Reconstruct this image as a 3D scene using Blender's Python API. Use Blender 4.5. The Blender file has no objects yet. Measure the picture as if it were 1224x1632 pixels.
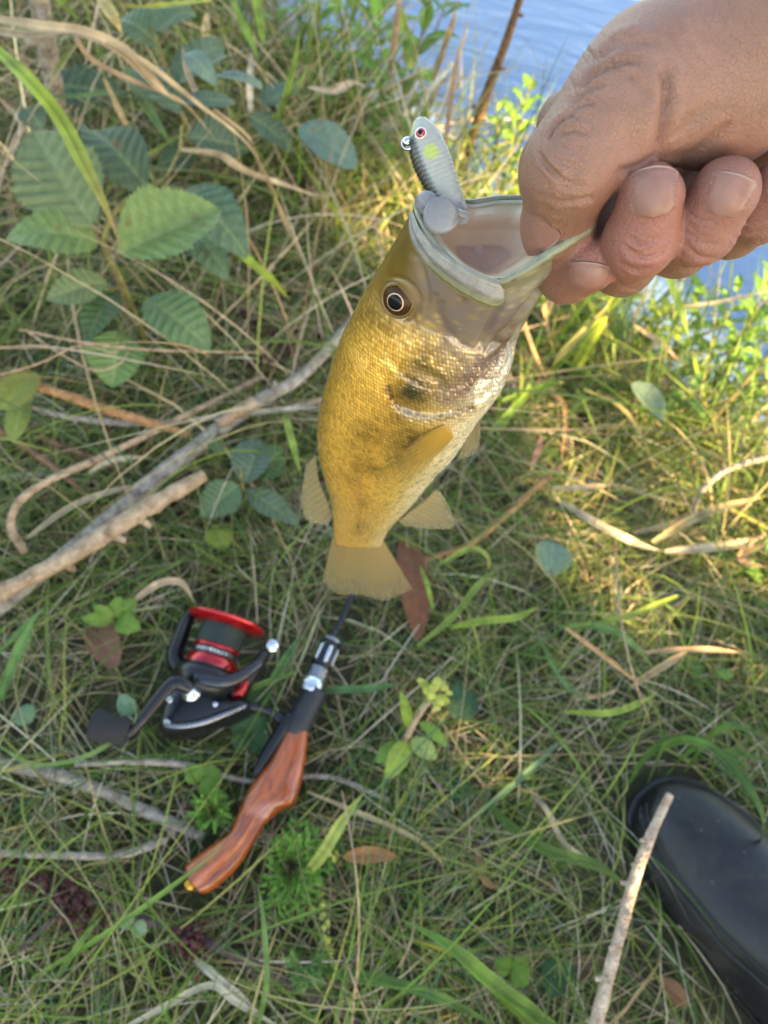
import bpy, math, random
import numpy as np
from mathutils import Vector, Matrix, noise as mnoise

# ------------------------------------------------------------------ camera
SC = bpy.context.scene
FPX = 1187.0                      # focal length in photograph pixels (1224 x 1632)
CAM = np.array([0.0, 0.0, 0.64])  # crouching angler, phone held low
_dn = np.array([-182.0, -685.0, -FPX]); _dn /= np.linalg.norm(_dn)   # plumb line in camera axes
_zw = -_dn
_fw = np.array([0.0, 0.0, -1.0])
_yw = _fw - _fw.dot(_zw) * _zw; _yw /= np.linalg.norm(_yw)
_xw = np.cross(_yw, _zw)
ROT = np.array([_xw, _yw, _zw])   # camera axes -> world axes

cam_data = bpy.data.cameras.new('camera')
cam = bpy.data.objects.new('camera', cam_data)
SC.collection.objects.link(cam)
M4 = Matrix.Identity(4)
for i in range(3):
    for j in range(3):
        M4[i][j] = float(ROT[i, j])
    M4[i][3] = float(CAM[i])
cam.matrix_world = M4
cam_data.sensor_fit = 'VERTICAL'
cam_data.sensor_height = 36.0
cam_data.sensor_width = 27.0
cam_data.lens = FPX / 1632.0 * 36.0
cam_data.clip_start = 0.01
cam_data.clip_end = 500.0
cam_data.dof.use_dof = True
cam_data.dof.focus_distance = 0.238
cam_data.dof.aperture_fstop = 13.5
SC.camera = cam

# ------------------------------------------------------------------ light
SUN_DIR = np.array([0.68, -0.52, 0.50]); SUN_DIR /= np.linalg.norm(SUN_DIR)   # towards the sun
world = bpy.data.worlds.new('World'); SC.world = world
world.use_nodes = True
wn = world.node_tree.nodes; wl = world.node_tree.links
for n in list(wn): wn.remove(n)
wo = wn.new('ShaderNodeOutputWorld'); wb = wn.new('ShaderNodeBackground'); ws = wn.new('ShaderNodeTexSky')
ws.sky_type = 'NISHITA'; ws.sun_disc = False
ws.sun_elevation = math.asin(SUN_DIR[2])
ws.sun_rotation = math.atan2(SUN_DIR[0], SUN_DIR[1])
ws.air_density = 1.0; ws.dust_density = 1.2; ws.ozone_density = 1.0
wb.inputs['Strength'].default_value = 0.14
wl.new(ws.outputs[0], wb.inputs[0]); wl.new(wb.outputs[0], wo.inputs[0])

sd_ = bpy.data.lights.new('sun', 'SUN'); sun = bpy.data.objects.new('sun', sd_)
SC.collection.objects.link(sun)
sd_.energy = 5.0; sd_.angle = math.radians(0.6); sd_.color = (1.0, 0.80, 0.52)
sun.rotation_euler = Vector(SUN_DIR).to_track_quat('Z', 'Y').to_euler()
sun.location = (2, 1, 3)

SC.view_settings.view_transform = 'Standard'
SC.view_settings.look = 'None'
SC.view_settings.exposure = 2.52
SC.view_settings.gamma = 1.0
SC.view_settings.use_white_balance = True          # the phone's auto white balance for open shade
SC.view_settings.white_balance_temperature = 7800
SC.view_settings.white_balance_tint = 6
SC.view_settings.use_curve_mapping = False
SC.render.engine = 'CYCLES'
SC.cycles.use_denoising = True
SC.cycles.max_bounces = 8
SC.cycles.transparent_max_bounces = 8

# ------------------------------------------------------------------ helpers
rng = np.random.default_rng(7)
random.seed(7)

def nrm(v):
    v = np.asarray(v, float)
    return v / (np.linalg.norm(v, axis=-1, keepdims=True) + 1e-12)

def P(u, v, d):
    """photograph pixel + distance along the optical axis -> world point"""
    return CAM + ROT @ np.array([(u - 612.0) / FPX * d, -(v - 816.0) / FPX * d, -d])

def G(u, v, z=0.0):
    """photograph pixel -> world point at height z"""
    r = ROT @ np.array([(u - 612.0) / FPX, -(v - 816.0) / FPX, -1.0])
    return CAM + r * ((z - CAM[2]) / r[2])

def PX(V):
    """world points -> pixel u, v and axial distance"""
    c = (np.asarray(V) - CAM) @ ROT
    d = -c[..., 2]
    return 612.0 + c[..., 0] / d * FPX, 816.0 - c[..., 1] / d * FPX, d

def crom(pts, n):
    """Catmull-Rom through pts, n samples, also for extra columns"""
    p = np.asarray(pts, float)
    if len(p) == 2:
        t = np.linspace(0, 1, n)[:, None]
        return p[0] * (1 - t) + p[1] * t
    q = np.vstack([2 * p[0] - p[1], p, 2 * p[-1] - p[-2]])
    seg = np.linalg.norm(np.diff(p[:, :min(3, p.shape[1])], axis=0), axis=1) + 1e-9
    cum = np.concatenate([[0], np.cumsum(seg)]); s = np.linspace(0, cum[-1], n)
    k = np.clip(np.searchsorted(cum, s, side='right') - 1, 0, len(p) - 2)
    t = ((s - cum[k]) / seg[k])[:, None]
    a, b, c, d = q[k], q[k + 1], q[k + 2], q[k + 3]
    return 0.5 * ((2 * b) + (-a + c) * t + (2 * a - 5 * b + 4 * c - d) * t ** 2 + (-a + 3 * b - 3 * c + d) * t ** 3)

def raw_mesh(name, V, F, smooth=True, col=None, uv=None, mats=None, fm=None):
    """V Nx3, F list of numpy int arrays (each Mxk) or one array"""
    V = np.asarray(V, np.float32)
    Fs = F if isinstance(F, list) else [F]
    Fs = [np.asarray(f, np.int32) for f in Fs if len(f)]
    me = bpy.data.meshes.new(name)
    me.vertices.add(len(V)); me.vertices.foreach_set('co', V.ravel())
    nl = sum(f.size for f in Fs); npoly = sum(len(f) for f in Fs)
    me.loops.add(nl); me.polygons.add(npoly)
    me.loops.foreach_set('vertex_index', np.concatenate([f.ravel() for f in Fs]))
    tot = np.concatenate([np.full(len(f), f.shape[1], np.int32) for f in Fs])
    st = np.concatenate([[0], np.cumsum(tot)[:-1]]).astype(np.int32)
    me.polygons.foreach_set('loop_start', st)
    me.polygons.foreach_set('loop_total', tot)
    me.polygons.foreach_set('use_smooth', np.full(npoly, smooth, bool))
    if fm is not None:
        me.polygons.foreach_set('material_index', np.asarray(fm, np.int32))
    me.update(calc_edges=True)
    if col is not None:
        col = np.asarray(col, np.float32)
        if col.shape[1] == 3: col = np.hstack([col, np.ones((len(col), 1), np.float32)])
        a = me.color_attributes.new('Col', 'FLOAT_COLOR', 'POINT')
        a.data.foreach_set('color', col.ravel())
    if uv is not None:
        a = me.attributes.new('suv', 'FLOAT_VECTOR', 'POINT')
        uv = np.asarray(uv, np.float32)
        if uv.shape[1] == 2: uv = np.hstack([uv, np.zeros((len(uv), 1), np.float32)])
        a.data.foreach_set('vector', uv.ravel())
    me.validate()
    return me

def link(name, data, parent=None, loc=None):
    o = bpy.data.objects.new(name, data)
    SC.collection.objects.link(o)
    if parent is not None: o.parent = parent
    if loc is not None: o.location = [float(x) for x in loc]
    return o

def tag(o, label=None, cat=None, group=None, kind=None):
    if label: o['label'] = label
    if cat: o['category'] = cat
    if group: o['group'] = group
    if kind: o['kind'] = kind
    return o

class Thing:
    """an Empty at the thing's base; parts are meshes given in world coordinates"""
    def __init__(s, name, base, label, cat, group=None):
        s.base = np.asarray(base, float)
        s.root = tag(link(name, None, loc=s.base), label, cat, group)
        s.root.empty_display_size = 0.02
    def part(s, name, V, F, mat, parent=None, **k):
        o = link(name, raw_mesh(name, np.asarray(V) - s.base, F, **k), parent or s.root)
        for m in (mat if isinstance(mat, (list, tuple)) else [mat]): o.data.materials.append(m)
        return o

def solo(name, V, F, mat, label=None, cat=None, group=None, kind=None, base=None, **k):
    V = np.asarray(V, float)
    if base is None: base = V[V[:, 2].argmin()]
    o = link(name, raw_mesh(name, V - base, F, **k), loc=base)
    for m in (mat if isinstance(mat, (list, tuple)) else [mat]): o.data.materials.append(m)
    return tag(o, label, cat, group, kind)

def grid_faces(nu, nv, cu=False, cv=False):
    i = np.arange(nu if cu else nu - 1)[:, None]; j = np.arange(nv if cv else nv - 1)[None, :]
    i2 = (i + 1) % nu; j2 = (j + 1) % nv
    return np.stack([i * nv + j + 0 * i, i * nv + j2, i2 * nv + j2, i2 * nv + j], -1).reshape(-1, 4)

def frames(p):
    t = nrm(np.gradient(p, axis=0))
    n = np.zeros_like(t); up = np.array([0, 0, 1.0])
    if abs(t[0] @ up) > 0.95: up = np.array([1.0, 0, 0])
    n[0] = nrm(up - (up @ t[0]) * t[0])
    for i in range(1, len(p)):
        v = n[i - 1] - (n[i - 1] @ t[i]) * t[i]; n[i] = nrm(v)
    return t, n, np.cross(t, n)

def tube(pts, rad, ns=10, n=None, cap=True, sq=(1.0, 1.0), ref=None, lump=0.0, seed=0):
    """tapered tube with rounded caps; rad scalar or list matched to pts"""
    pts = np.asarray(pts, float)
    r = np.full(len(pts), rad) if np.isscalar(rad) else np.asarray(rad, float)
    q = crom(np.hstack([pts, r[:, None]]), n or max(6, len(pts) * 6)) if (n or len(pts) > 2) else np.hstack([pts, r[:, None]])
    p, r = q[:, :3], np.maximum(q[:, 3], 1e-5)
    t, a, b = frames(p)
    if ref is not None:
        a = nrm(ref - (t @ np.asarray(ref, float))[:, None] * t); b = np.cross(t, a)
    th = np.linspace(0, 2 * np.pi, ns, endpoint=False)
    R = r[:, None] * np.ones((1, ns))
    if lump:
        rg = np.random.default_rng(seed)
        nk = max(4, len(r) // 5); kx = np.linspace(0, nk - 1, len(r))
        lowf = np.interp(kx, np.arange(nk), rg.normal(size=nk))[:, None]
        side = np.stack([np.interp(kx, np.arange(nk), rg.normal(size=nk)) for _ in range(ns)], 1); side = (side + np.roll(side, 1, 1) + np.roll(side, -1, 1)) / 3
        R *= 1 + lump * (1.3 * lowf + 1.2 * side + .25 * rg.normal(size=R.shape))
    V = p[:, None] + R[..., None] * (np.cos(th)[None, :, None] * a[:, None] * sq[0] + np.sin(th)[None, :, None] * b[:, None] * sq[1])
    V = V.reshape(-1, 3); F = [grid_faces(len(p), ns, False, True)]
    if cap:
        c0 = len(V); V = np.vstack([V, p[0] - t[0] * r[0] * 0.25, p[-1] + t[-1] * r[-1] * 0.25])
        k = np.arange(ns)
        F.append(np.stack([np.full(ns, c0), (k + 1) % ns, k], 1))
        o = (len(p) - 1) * ns
        F.append(np.stack([np.full(ns, c0 + 1), o + k, o + (k + 1) % ns], 1))
    return V, F

def merge(*parts):
    Vs, q3, q4, off = [], [], [], 0
    for V, F in parts:
        Vs.append(V)
        for f in (F if isinstance(F, list) else [F]):
            f = np.asarray(f)
            if len(f) == 0: continue
            (q3 if f.shape[1] == 3 else q4).append(f + off)
        off += len(V)
    out = []
    if q4: out.append(np.vstack(q4))
    if q3: out.append(np.vstack(q3))
    return np.vstack(Vs), out

def lathe(c, ax, prof, ns=32, ref=None):
    """prof list of (along, radius); surface of revolution about ax through c"""
    ax = nrm(ax); c = np.asarray(c, float)
    rf = np.array([0, 0, 1.0]) if ref is None else np.asarray(ref, float)
    if abs(rf @ ax) > 0.97: rf = np.array([1.0, 0, 0])
    a = nrm(rf - (rf @ ax) * ax); b = np.cross(ax, a)
    th = np.linspace(0, 2 * np.pi, ns, endpoint=False)
    V = np.array([c + ax * h + max(r, 1e-5) * (math.cos(x) * a + math.sin(x) * b) for h, r in prof for x in th])
    return V, [grid_faces(len(prof), ns, False, True)]

def box(c, ax, ay, az, bev=0.15):
    """bevelled box: half-axes ax, ay, az as vectors"""
    V, F = [], []
    c = np.asarray(c, float)
    s = 1 - bev
    m = min(np.linalg.norm(ax), np.linalg.norm(ay), np.linalg.norm(az)) * bev
    L = [np.linalg.norm(x) for x in (ax, ay, az)]; U = [nrm(x) for x in (ax, ay, az)]
    import itertools
    idx = {}
    for sx, sy, sz in itertools.product((-1, 1), repeat=3):
        for k in range(3):
            w = [L[0] - m, L[1] - m, L[2] - m]; w[k] = L[k]
            idx[(sx, sy, sz, k)] = len(V)
            V.append(c + U[0] * sx * w[0] + U[1] * sy * w[1] + U[2] * sz * w[2])
    Q, T = [], []
    for k in range(3):
        a, b = [(1, 2), (0, 2), (0, 1)][k]
        for s0 in (-1, 1):
            f = []
            for (sa, sb) in ((-1, -1), (1, -1), (1, 1), (-1, 1)):
                s3 = [0, 0, 0]; s3[k] = s0; s3[a] = sa; s3[b] = sb
                f.append(idx[(*s3, k)])
            Q.append(f)
    for k in range(3):
        a, b = [(1, 2), (0, 2), (0, 1)][k]
        for sa in (-1, 1):
            for sb in (-1, 1):
                f = []
                for sk, kk in ((-1, a), (1, a), (1, b), (-1, b)):
                    s3 = [0, 0, 0]; s3[k] = sk; s3[a] = sa; s3[b] = sb
                    f.append(idx[(*s3, kk)])
                Q.append(f)
    for sx, sy, sz in itertools.product((-1, 1), repeat=3):
        T.append([idx[(sx, sy, sz, k)] for k in range(3)])
    return np.array(V), [np.array(Q), np.array(T)]

# ------------------------------------------------------------------ materials
def new_mat(name):
    m = bpy.data.materials.new(name); m.use_nodes = True
    nt = m.node_tree; b = nt.nodes['Principled BSDF']
    return m, nt, b

def N(nt, typ, **kw):
    n = nt.nodes.new(typ)
    for k, v in kw.items():
        if k in n.inputs: n.inputs[k].default_value = v
        else: setattr(n, k, v)
    return n

def plain(name, col, rough=0.5, metal=0.0, spec=0.5, coat=0.0, var=0.0, vscale=60.0, bump=0.0, bscale=200.0, attr=False, sss=0.0, ssr=(1, .4, .2), transl=0.0, aniso=None):
    """procedural surface: colour (or the Col attribute) broken up by noise, with fine relief"""
    m, nt, b = new_mat(name); L = nt.links.new
    tc = N(nt, 'ShaderNodeTexCoord')
    b.inputs['Roughness'].default_value = rough
    b.inputs['Metallic'].default_value = metal
    b.inputs['Specular IOR Level'].default_value = spec
    b.inputs['Coat Weight'].default_value = coat
    b.inputs['Coat Roughness'].default_value = 0.08
    src = None
    if attr:
        a = N(nt, 'ShaderNodeAttribute', attribute_name='Col'); src = a.outputs['Color']
    else:
        b.inputs['Base Color'].default_value = (*col, 1)
    if var > 0:
        nz = N(nt, 'ShaderNodeTexNoise', Scale=vscale, Detail=4.0, Roughness=0.6)
        mp = N(nt, 'ShaderNodeMapping')
        if aniso: mp.inputs['Scale'].default_value = aniso
        L(tc.outputs['Object'], mp.inputs['Vector']); L(mp.outputs[0], nz.inputs['Vector'])
        mr = N(nt, 'ShaderNodeMapRange'); mr.inputs[1].default_value = 0.25; mr.inputs[2].default_value = 0.75
        mr.inputs[3].default_value = 1 - var; mr.inputs[4].default_value = 1 + var
        L(nz.outputs['Fac'], mr.inputs[0])
        vm = N(nt, 'ShaderNodeVectorMath', operation='SCALE')
        if src is not None: L(src, vm.inputs[0])
        else: vm.inputs[0].default_value = col
        L(mr.outputs[0], vm.inputs['Scale']); src = vm.outputs[0]
        mr2 = N(nt, 'ShaderNodeMapRange'); mr2.inputs[3].default_value = max(0.02, rough - 0.12); mr2.inputs[4].default_value = min(1, rough + 0.12)
        L(nz.outputs['Fac'], mr2.inputs[0]); L(mr2.outputs[0], b.inputs['Roughness'])
    if src is not None: L(src, b.inputs['Base Color'])
    if bump > 0:
        n2 = N(nt, 'ShaderNodeTexNoise', Scale=bscale, Detail=5.0, Roughness=0.6)
        bp = N(nt, 'ShaderNodeBump', Strength=bump, Distance=0.002)
        L(tc.outputs['Object'], n2.inputs['Vector']); L(n2.outputs['Fac'], bp.inputs['Height']); L(bp.outputs[0], b.inputs['Normal'])
    if sss > 0:
        b.inputs['Subsurface Weight'].default_value = sss
        b.inputs['Subsurface Radius'].default_value = ssr
        b.inputs['Subsurface Scale'].default_value = 0.004
    if transl > 0:
        tr = N(nt, 'ShaderNodeBsdfTranslucent'); mx = N(nt, 'ShaderNodeMixShader', Fac=transl)
        if src is not None: L(src, tr.inputs['Color'])
        else: tr.inputs['Color'].default_value = (*col, 1)
        out = nt.nodes['Material Output']
        L(b.outputs[0], mx.inputs[1]); L(tr.outputs[0], mx.inputs[2]); L(mx.outputs[0], out.inputs['Surface'])
    return m
# ================================================================== ground, water, added shade tree
SH0, SH1 = G(385, 10)[:2], G(1224, 690)[:2]
sdir = nrm(SH1 - SH0); snor = np.array([-sdir[1], sdir[0]])
if snor @ (G(1000, 100)[:2] - SH0) < 0: snor = -snor
def shore(x, y): return (x - SH0[0]) * snor[0] + (y - SH0[1]) * snor[1]
def fbm(x, y, s, seed):
    out = 0; a = 1.0
    r_ = np.random.default_rng(seed)
    for o in range(5):
        for _ in range(3):
            th = r_.uniform(0, 6.28); ph_ = r_.uniform(0, 6.28); f = s * 2 ** o * r_.uniform(.7, 1.3)
            out = out + a * np.sin(f * (x * math.cos(th) + y * math.sin(th)) + ph_) / 3
        a *= .55
    return out
def gz_(x, y):
    s = shore(x, y)
    t = np.clip((s + .10) / .40, 0, 1); t = t * t * (3 - 2 * t)
    return -.30 * t + .008 * fbm(x, y, 9, 2) * (1 - t) - .004
WATER_Z = -.085
ax_ = np.concatenate([-np.geomspace(60, 1.25, 24), np.linspace(-1.2, 1.4, 150), np.geomspace(1.45, 60, 24)])
ay_ = np.concatenate([-np.geomspace(60, .85, 24), np.linspace(-.8, 2.0, 160), np.geomspace(2.05, 60, 24)])
gX, gY = np.meshgrid(ax_, ay_, indexing='ij')
gV = np.stack([gX, gY, gz_(gX, gY)], -1).reshape(-1, 3)
def soil_mat():
    m, nt, b = new_mat('soil'); L = nt.links.new
    tc = N(nt, 'ShaderNodeTexCoord')
    n1 = N(nt, 'ShaderNodeTexNoise', Scale=16.0, Detail=8.0, Roughness=.7); L(tc.outputs['Object'], n1.inputs['Vector'])
    n2 = N(nt, 'ShaderNodeTexNoise', Scale=130.0, Detail=6.0, Roughness=.7); L(tc.outputs['Object'], n2.inputs['Vector'])
    cr = N(nt, 'ShaderNodeValToRGB'); e = cr.color_ramp.elements
    e[0].position = .3; e[0].color = (.020, .016, .008, 1); e[1].position = .72; e[1].color = (.075, .062, .026, 1)
    k = e.new(.5); k.color = (.040, .040, .014, 1)
    ad = N(nt, 'ShaderNodeMath', operation='MULTIPLY_ADD'); ad.inputs[1].default_value = .5
    L(n2.outputs['Fac'], ad.inputs[0]); 
    hf = N(nt, 'ShaderNodeMath', operation='MULTIPLY'); hf.inputs[1].default_value = .5; L(n1.outputs['Fac'], hf.inputs[0]); L(hf.outputs[0], ad.inputs[2])
    L(ad.outputs[0], cr.inputs[0]); L(cr.outputs[0], b.inputs['Base Color']); b.inputs['Roughness'].default_value = .95
    bp = N(nt, 'ShaderNodeBump', Strength=.8, Distance=.006); L(n2.outputs['Fac'], bp.inputs['Height']); L(bp.outputs[0], b.inputs['Normal'])
    return m
solo('ground', gV, grid_faces(len(ax_), len(ay_)), soil_mat(), kind='structure', base=np.zeros(3))
def water_mat():
    m, nt, b = new_mat('water'); L = nt.links.new
    tc = N(nt, 'ShaderNodeTexCoord')
    mp = N(nt, 'ShaderNodeMapping'); mp.inputs['Rotation'].default_value = (0, 0, math.radians(8)); mp.inputs['Scale'].default_value = (1.0, 3.4, 1)
    L(tc.outputs['Object'], mp.inputs['Vector'])
    n1 = N(nt, 'ShaderNodeTexNoise', Scale=3.2, Detail=4.0, Roughness=.5, Distortion=.6); L(mp.outputs[0], n1.inputs['Vector'])
    n2 = N(nt, 'ShaderNodeTexNoise', Scale=14.0, Detail=3.0, Roughness=.5); L(mp.outputs[0], n2.inputs['Vector'])
    ad = N(nt, 'ShaderNodeMath', operation='MULTIPLY_ADD'); ad.inputs[1].default_value = .18; L(n2.outputs['Fac'], ad.inputs[0]); L(n1.outputs['Fac'], ad.inputs[2])
    bp = N(nt, 'ShaderNodeBump', Strength=.8, Distance=.010); L(ad.outputs[0], bp.inputs['Height']); L(bp.outputs[0], b.inputs['Normal'])
    b.inputs['Base Color'].default_value = (.125, .195, .31, 1)
    b.inputs['Roughness'].default_value = .06; b.inputs['IOR'].default_value = 1.33; b.inputs['Specular IOR Level'].default_value = 1.0
    return m
wx = np.concatenate([[-60], np.linspace(-4, 6, 12), [60]]); wy = np.concatenate([[-60], np.linspace(-2, 8, 12), [60]])
gX, gY = np.meshgrid(wx, wy, indexing='ij')
solo('water', np.stack([gX, gY, 0 * gX + WATER_Z], -1).reshape(-1, 3), grid_faces(len(wx), len(wy)), water_mat(), kind='structure', base=np.zeros(3))
# ================================================================== the bass
def per_interp(deg, vals, n, sig):
    deg = np.asarray(deg, float); vals = np.asarray(vals, float)
    x = np.linspace(0, 360, 720, endpoint=False)
    d = np.concatenate([deg, [360.0]]); v = np.vstack([vals, vals[:1]])
    y = np.stack([np.interp(x, d, v[:, k]) for k in range(v.shape[1])], 1)
    k = np.arange(-60, 61); w = np.exp(-0.5 * (k / (2.0 * sig)) ** 2); w /= w.sum()
    yp = np.vstack([y[-60:], y, y[:60]])
    ys = np.stack([np.convolve(yp[:, c], w, 'valid') for c in range(y.shape[1])], 1)
    xi = np.linspace(0, 720, n, endpoint=False)
    i0 = xi.astype(int); f = (xi - i0)[:, None]
    return ys[i0 % 720] * (1 - f) + ys[(i0 + 1) % 720] * f

FST = np.array([  # dorsal u,v  ventral u,v  half-width/height
    [533, 868, 607, 868, .08], [531, 854, 612, 853, .12], [530, 828, 630, 826, .16], [525, 795, 661, 792, .20],
    [512, 748, 689, 757, .25], [503, 710, 716, 718, .29], [506, 680, 740, 690, .315], [514, 640, 760, 655, .33],
    [528, 594, 790, 614, .33], [545, 548, 818, 580, .325], [564, 508, 826, 540, .315], [589, 465, 838, 505, .30]], float)
FN, FT = 288, 250            # around, along the body
Hd, Rm, In = 90, 0, 46       # rings on the head, inside the mouth
st = crom(FST, FT)
_k = np.exp(-.5 * (np.arange(-30, 31) / 9.0) ** 2); _k /= _k.sum()
_pad = np.vstack([2 * st[0] - st[30:0:-1], st, 2 * st[-1] - st[-2:-32:-1]])
st = np.stack([np.convolve(_pad[:, c_], _k, 'valid') for c_ in range(st.shape[1])], 1)
vm = (st[:, 1] + st[:, 3]) / 2
invd = np.interp(vm, [485, 872], [1 / .270, 1 / .414])
fd = 1 / invd
pd = np.array([P(a[0], a[1], d) for a, d in zip(st, fd)])
pv = np.array([P(a[2], a[3], d) for a, d in zip(st, fd)])
fc = (pd + pv) / 2; hh = np.linalg.norm(pv - pd, axis=1) / 2
Ax = nrm(np.gradient(fc, axis=0)); Dv = nrm(pv - pd)
Wv = nrm(np.cross(Ax, Dv))
if (Wv[0] @ (CAM - fc[0])) < 0: Wv = -Wv
Dv = nrm(np.cross(Wv, Ax)) * np.sign(np.sum(np.cross(Wv, Ax) * Dv, 1))[:, None]
hw = hh * 2 * st[:, 4] * 0.98
ph = np.linspace(0, 2 * np.pi, FN, endpoint=False)
cp, sp_ = np.cos(ph), np.sin(ph)
dd = -np.sign(cp) * np.abs(cp) ** 0.92
ww = np.sign(sp_) * np.abs(sp_) ** 1.02 * (1 + 0.06 * (-cp))
body = fc[:, None] + hh[:, None, None] * dd[None, :, None] * Dv[:, None] + hw[:, None, None] * ww[None, :, None] * Wv[:, None]
RIM = [(0, 668, 312, .2360), (22, 663, 336, .2300), (42, 684, 380, .2260), (62, 728, 424, .2240), (80, 772, 446, .2245), (96, 803, 449, .2250),
       (122, 845, 426, .2210), (150, 893, 393, .2170), (178, 940, 360, .2160), (208, 930, 335, .2260), (238, 885, 318, .2400), (268, 838, 315, .2480),
       (298, 792, 316, .2520), (322, 748, 324, .2530), (342, 705, 314, .2470)]
rim = per_interp([r[0] for r in RIM], [P(*r[1:]) for r in RIM], FN, 4.0)
S10 = body[-1]; dS = (body[-1] - body[-4]) / 3.0
head = []
for k in range(1, Hd + 1):
    t = k / Hd
    # cubic Hermite from the gill section to the lips
    h00 = 2*t**3 - 3*t**2 + 1; h10 = t**3 - 2*t**2 + t; h01 = -2*t**3 + 3*t**2; h11 = t**3 - t**2
    head.append(h00 * S10 + h10 * dS * 26 + h01 * rim + h11 * (rim - S10) * 0.9)
head = np.array(head)
rc = rim.mean(0); thr = P(772, 408, .256)
thr_ring = thr + 0.34 * (rim - rc)
inn = []
for k in range(1, In + 1):
    t = k / In
    q = rim * (1 - t) + thr_ring * t
    bulge = -0.10 * math.sin(math.pi * min(1, t * 1.6)) - 0.05 * math.exp(-((t - 0.05) / 0.05) ** 2)
    cen = rc * (1 - t) + thr * t
    q = q + (q - cen) * bulge
    inn.append(q)
inn = np.array(inn)
FV = np.concatenate([body, head, inn]); NR = len(FV)
FVf = FV.reshape(-1, 3)

def ring_normals(V3):
    du = np.gradient(V3, axis=0)
    dv = np.roll(V3, -1, 1) - np.roll(V3, 1, 1)
    return nrm(np.cross(dv, du))
fn_ = ring_normals(FV)
if np.mean(np.sum(fn_[:FT] * (FV[:FT] - fc[:, None]), -1)) < 0: fn_ = -fn_
uu, vv, _ = PX(FV)
near = np.zeros((NR, FN), bool); near[:FT + Hd] = (np.sum(fn_[:FT + Hd] * (CAM - FV[:FT + Hd]), -1) > 0)

def pdist(u, v, line):
    """distance of points to a polyline"""
    line = np.asarray(line, float); best = np.full(u.shape, 1e9); sgn = np.zeros(u.shape); tt = np.zeros(u.shape)
    n = len(line) - 1
    for i in range(n):
        a, b = line[i], line[i + 1]; e = b - a
        t = np.clip(((u - a[0]) * e[0] + (v - a[1]) * e[1]) / (e @ e), 0, 1)
        d = np.hypot(u - a[0] - t * e[0], v - a[1] - t * e[1])
        s = np.sign((u - a[0]) * e[1] - (v - a[1]) * e[0])
        m = d < best
        best = np.where(m, d, best); sgn = np.where(m, s, sgn); tt = np.where(m, (i + t) / n, tt)
    return best, sgn, tt

# relief of the head: gill cover, cheek plate, jaw folds (near side, mirrored to the far side by ring symmetry)
disp = np.zeros((NR, FN))
def step(line, hgt, w, fade=0.12, far=60.0):
    """raised plate on the left hand of the line, dropping over w pixels"""
    line = crom(line, 40)
    d, s, t = pdist(uu, vv, line)
    sd = d * s
    e = np.clip(np.minimum(t / fade, (1 - t) / fade), 0, 1) if fade > 0 else 1.0
    prof = 1 / (1 + np.exp(-sd / (w * 0.35))) * np.exp(-np.maximum(sd, 0) / far)
    disp[near] += (hgt * prof * e)[near]
def groove(line, dep, w, fade=0.15):
    line = crom(line, 40)
    d, s, t = pdist(uu, vv, line)
    e = np.clip(np.minimum(t / fade, (1 - t) / fade), 0, 1) if fade > 0 else 1.0
    disp[near] -= (dep * np.exp(-(d / w) ** 2) * e)[near]
GILL = [(600, 585), (618, 622), (632, 652), (668, 664), (712, 664), (752, 652), (790, 622), (815, 570)]
CHEEK = [(606, 560), (640, 600), (690, 625), (735, 618), (775, 588), (800, 545), (815, 520)]
step(GILL, -0.0030, 7, 0.22, 17); step(CHEEK, -0.0014, 8, 0.22, 14)
groove([(655, 590), (700, 612), (690, 640), (640, 650)], 0.0010, 8)
groove([(700, 470), (705, 505), (735, 545), (770, 555), (810, 525)], 0.0009, 9)
groove([(805, 478), (780, 520), (762, 560)], 0.0018, 5)
groove([(870, 450), (830, 500), (800, 540), (770, 570)], 0.0016, 5)
groove([(828, 530), (800, 580), (770, 620), (750, 640)], 0.0018, 6)
groove([(815, 545), (785, 590), (755, 620)], 0.0015, 4)
groove([(655, 395), (668, 420), (680, 470), (676, 500)], 0.0012, 6)
groove([(612, 440), (640, 445), (660, 462), (668, 485), (655, 505), (630, 508)], 0.0012, 5)
for k in range(5):   # folds of the throat skin
    groove([(822 - 9*k, 535 + 8*k), (812 - 10*k, 580 + 6*k), (785 - 10*k, 622 + 3*k)], 0.0010, 3)
rg = np.random.default_rng(3)
FV = FV + fn_ * disp[..., None]
FVf = FV.reshape(-1, 3)
uu, vv, dep_ = PX(FV)

def at_skin(u, v):
    """vertex of the near flank that shows at pixel u, v"""
    c = np.where(near, np.hypot(uu - u, vv - v) + 4000 * (dep_ - dep_.min()) * 0.02, 1e9)
    return np.unravel_index(c.argmin(), c.shape)

_rn = np.array([mnoise.noise(Vector(q_ * 210)) + .6 * mnoise.noise(Vector(q_ * 520)) for q_ in FVf]).reshape(NR, FN)
RAG = 1.0 + 0.4 * _rn
# colours in the fish's own coordinates: ring r, angle a (mirrored left / right)
ri = np.arange(NR)[:, None] * np.ones((1, FN)); al = np.minimum(ph, 2 * np.pi - ph)[None, :] * np.ones((NR, 1))
def mixc(a, b, m): return a * (1 - m[..., None]) + np.asarray(b) * m[..., None]
def sm(x, a, b):
    t = np.clip((x - a) / (b - a), 0, 1); return t * t * (3 - 2 * t)
C = np.zeros((NR, FN, 3)) + np.array([.74, .405, .068])
C = mixc(C, (.37, .195, .022), 1 - sm(al, .15, .95))
C = mixc(C, (.64, .40, .09), sm(al, 1.3, 1.8))
C = mixc(C, (.76, .63, .38), sm(al, 1.8, 2.3))
C = mixc(C, (.84, .76, .58), sm(al, 2.25, 2.7))
ped = 1 - sm(ri, 20, 90)
C = mixc(C, (.46, .30, .09), ped * 0.7)
headm = sm(ri, FT - 22, FT + 10)
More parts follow.
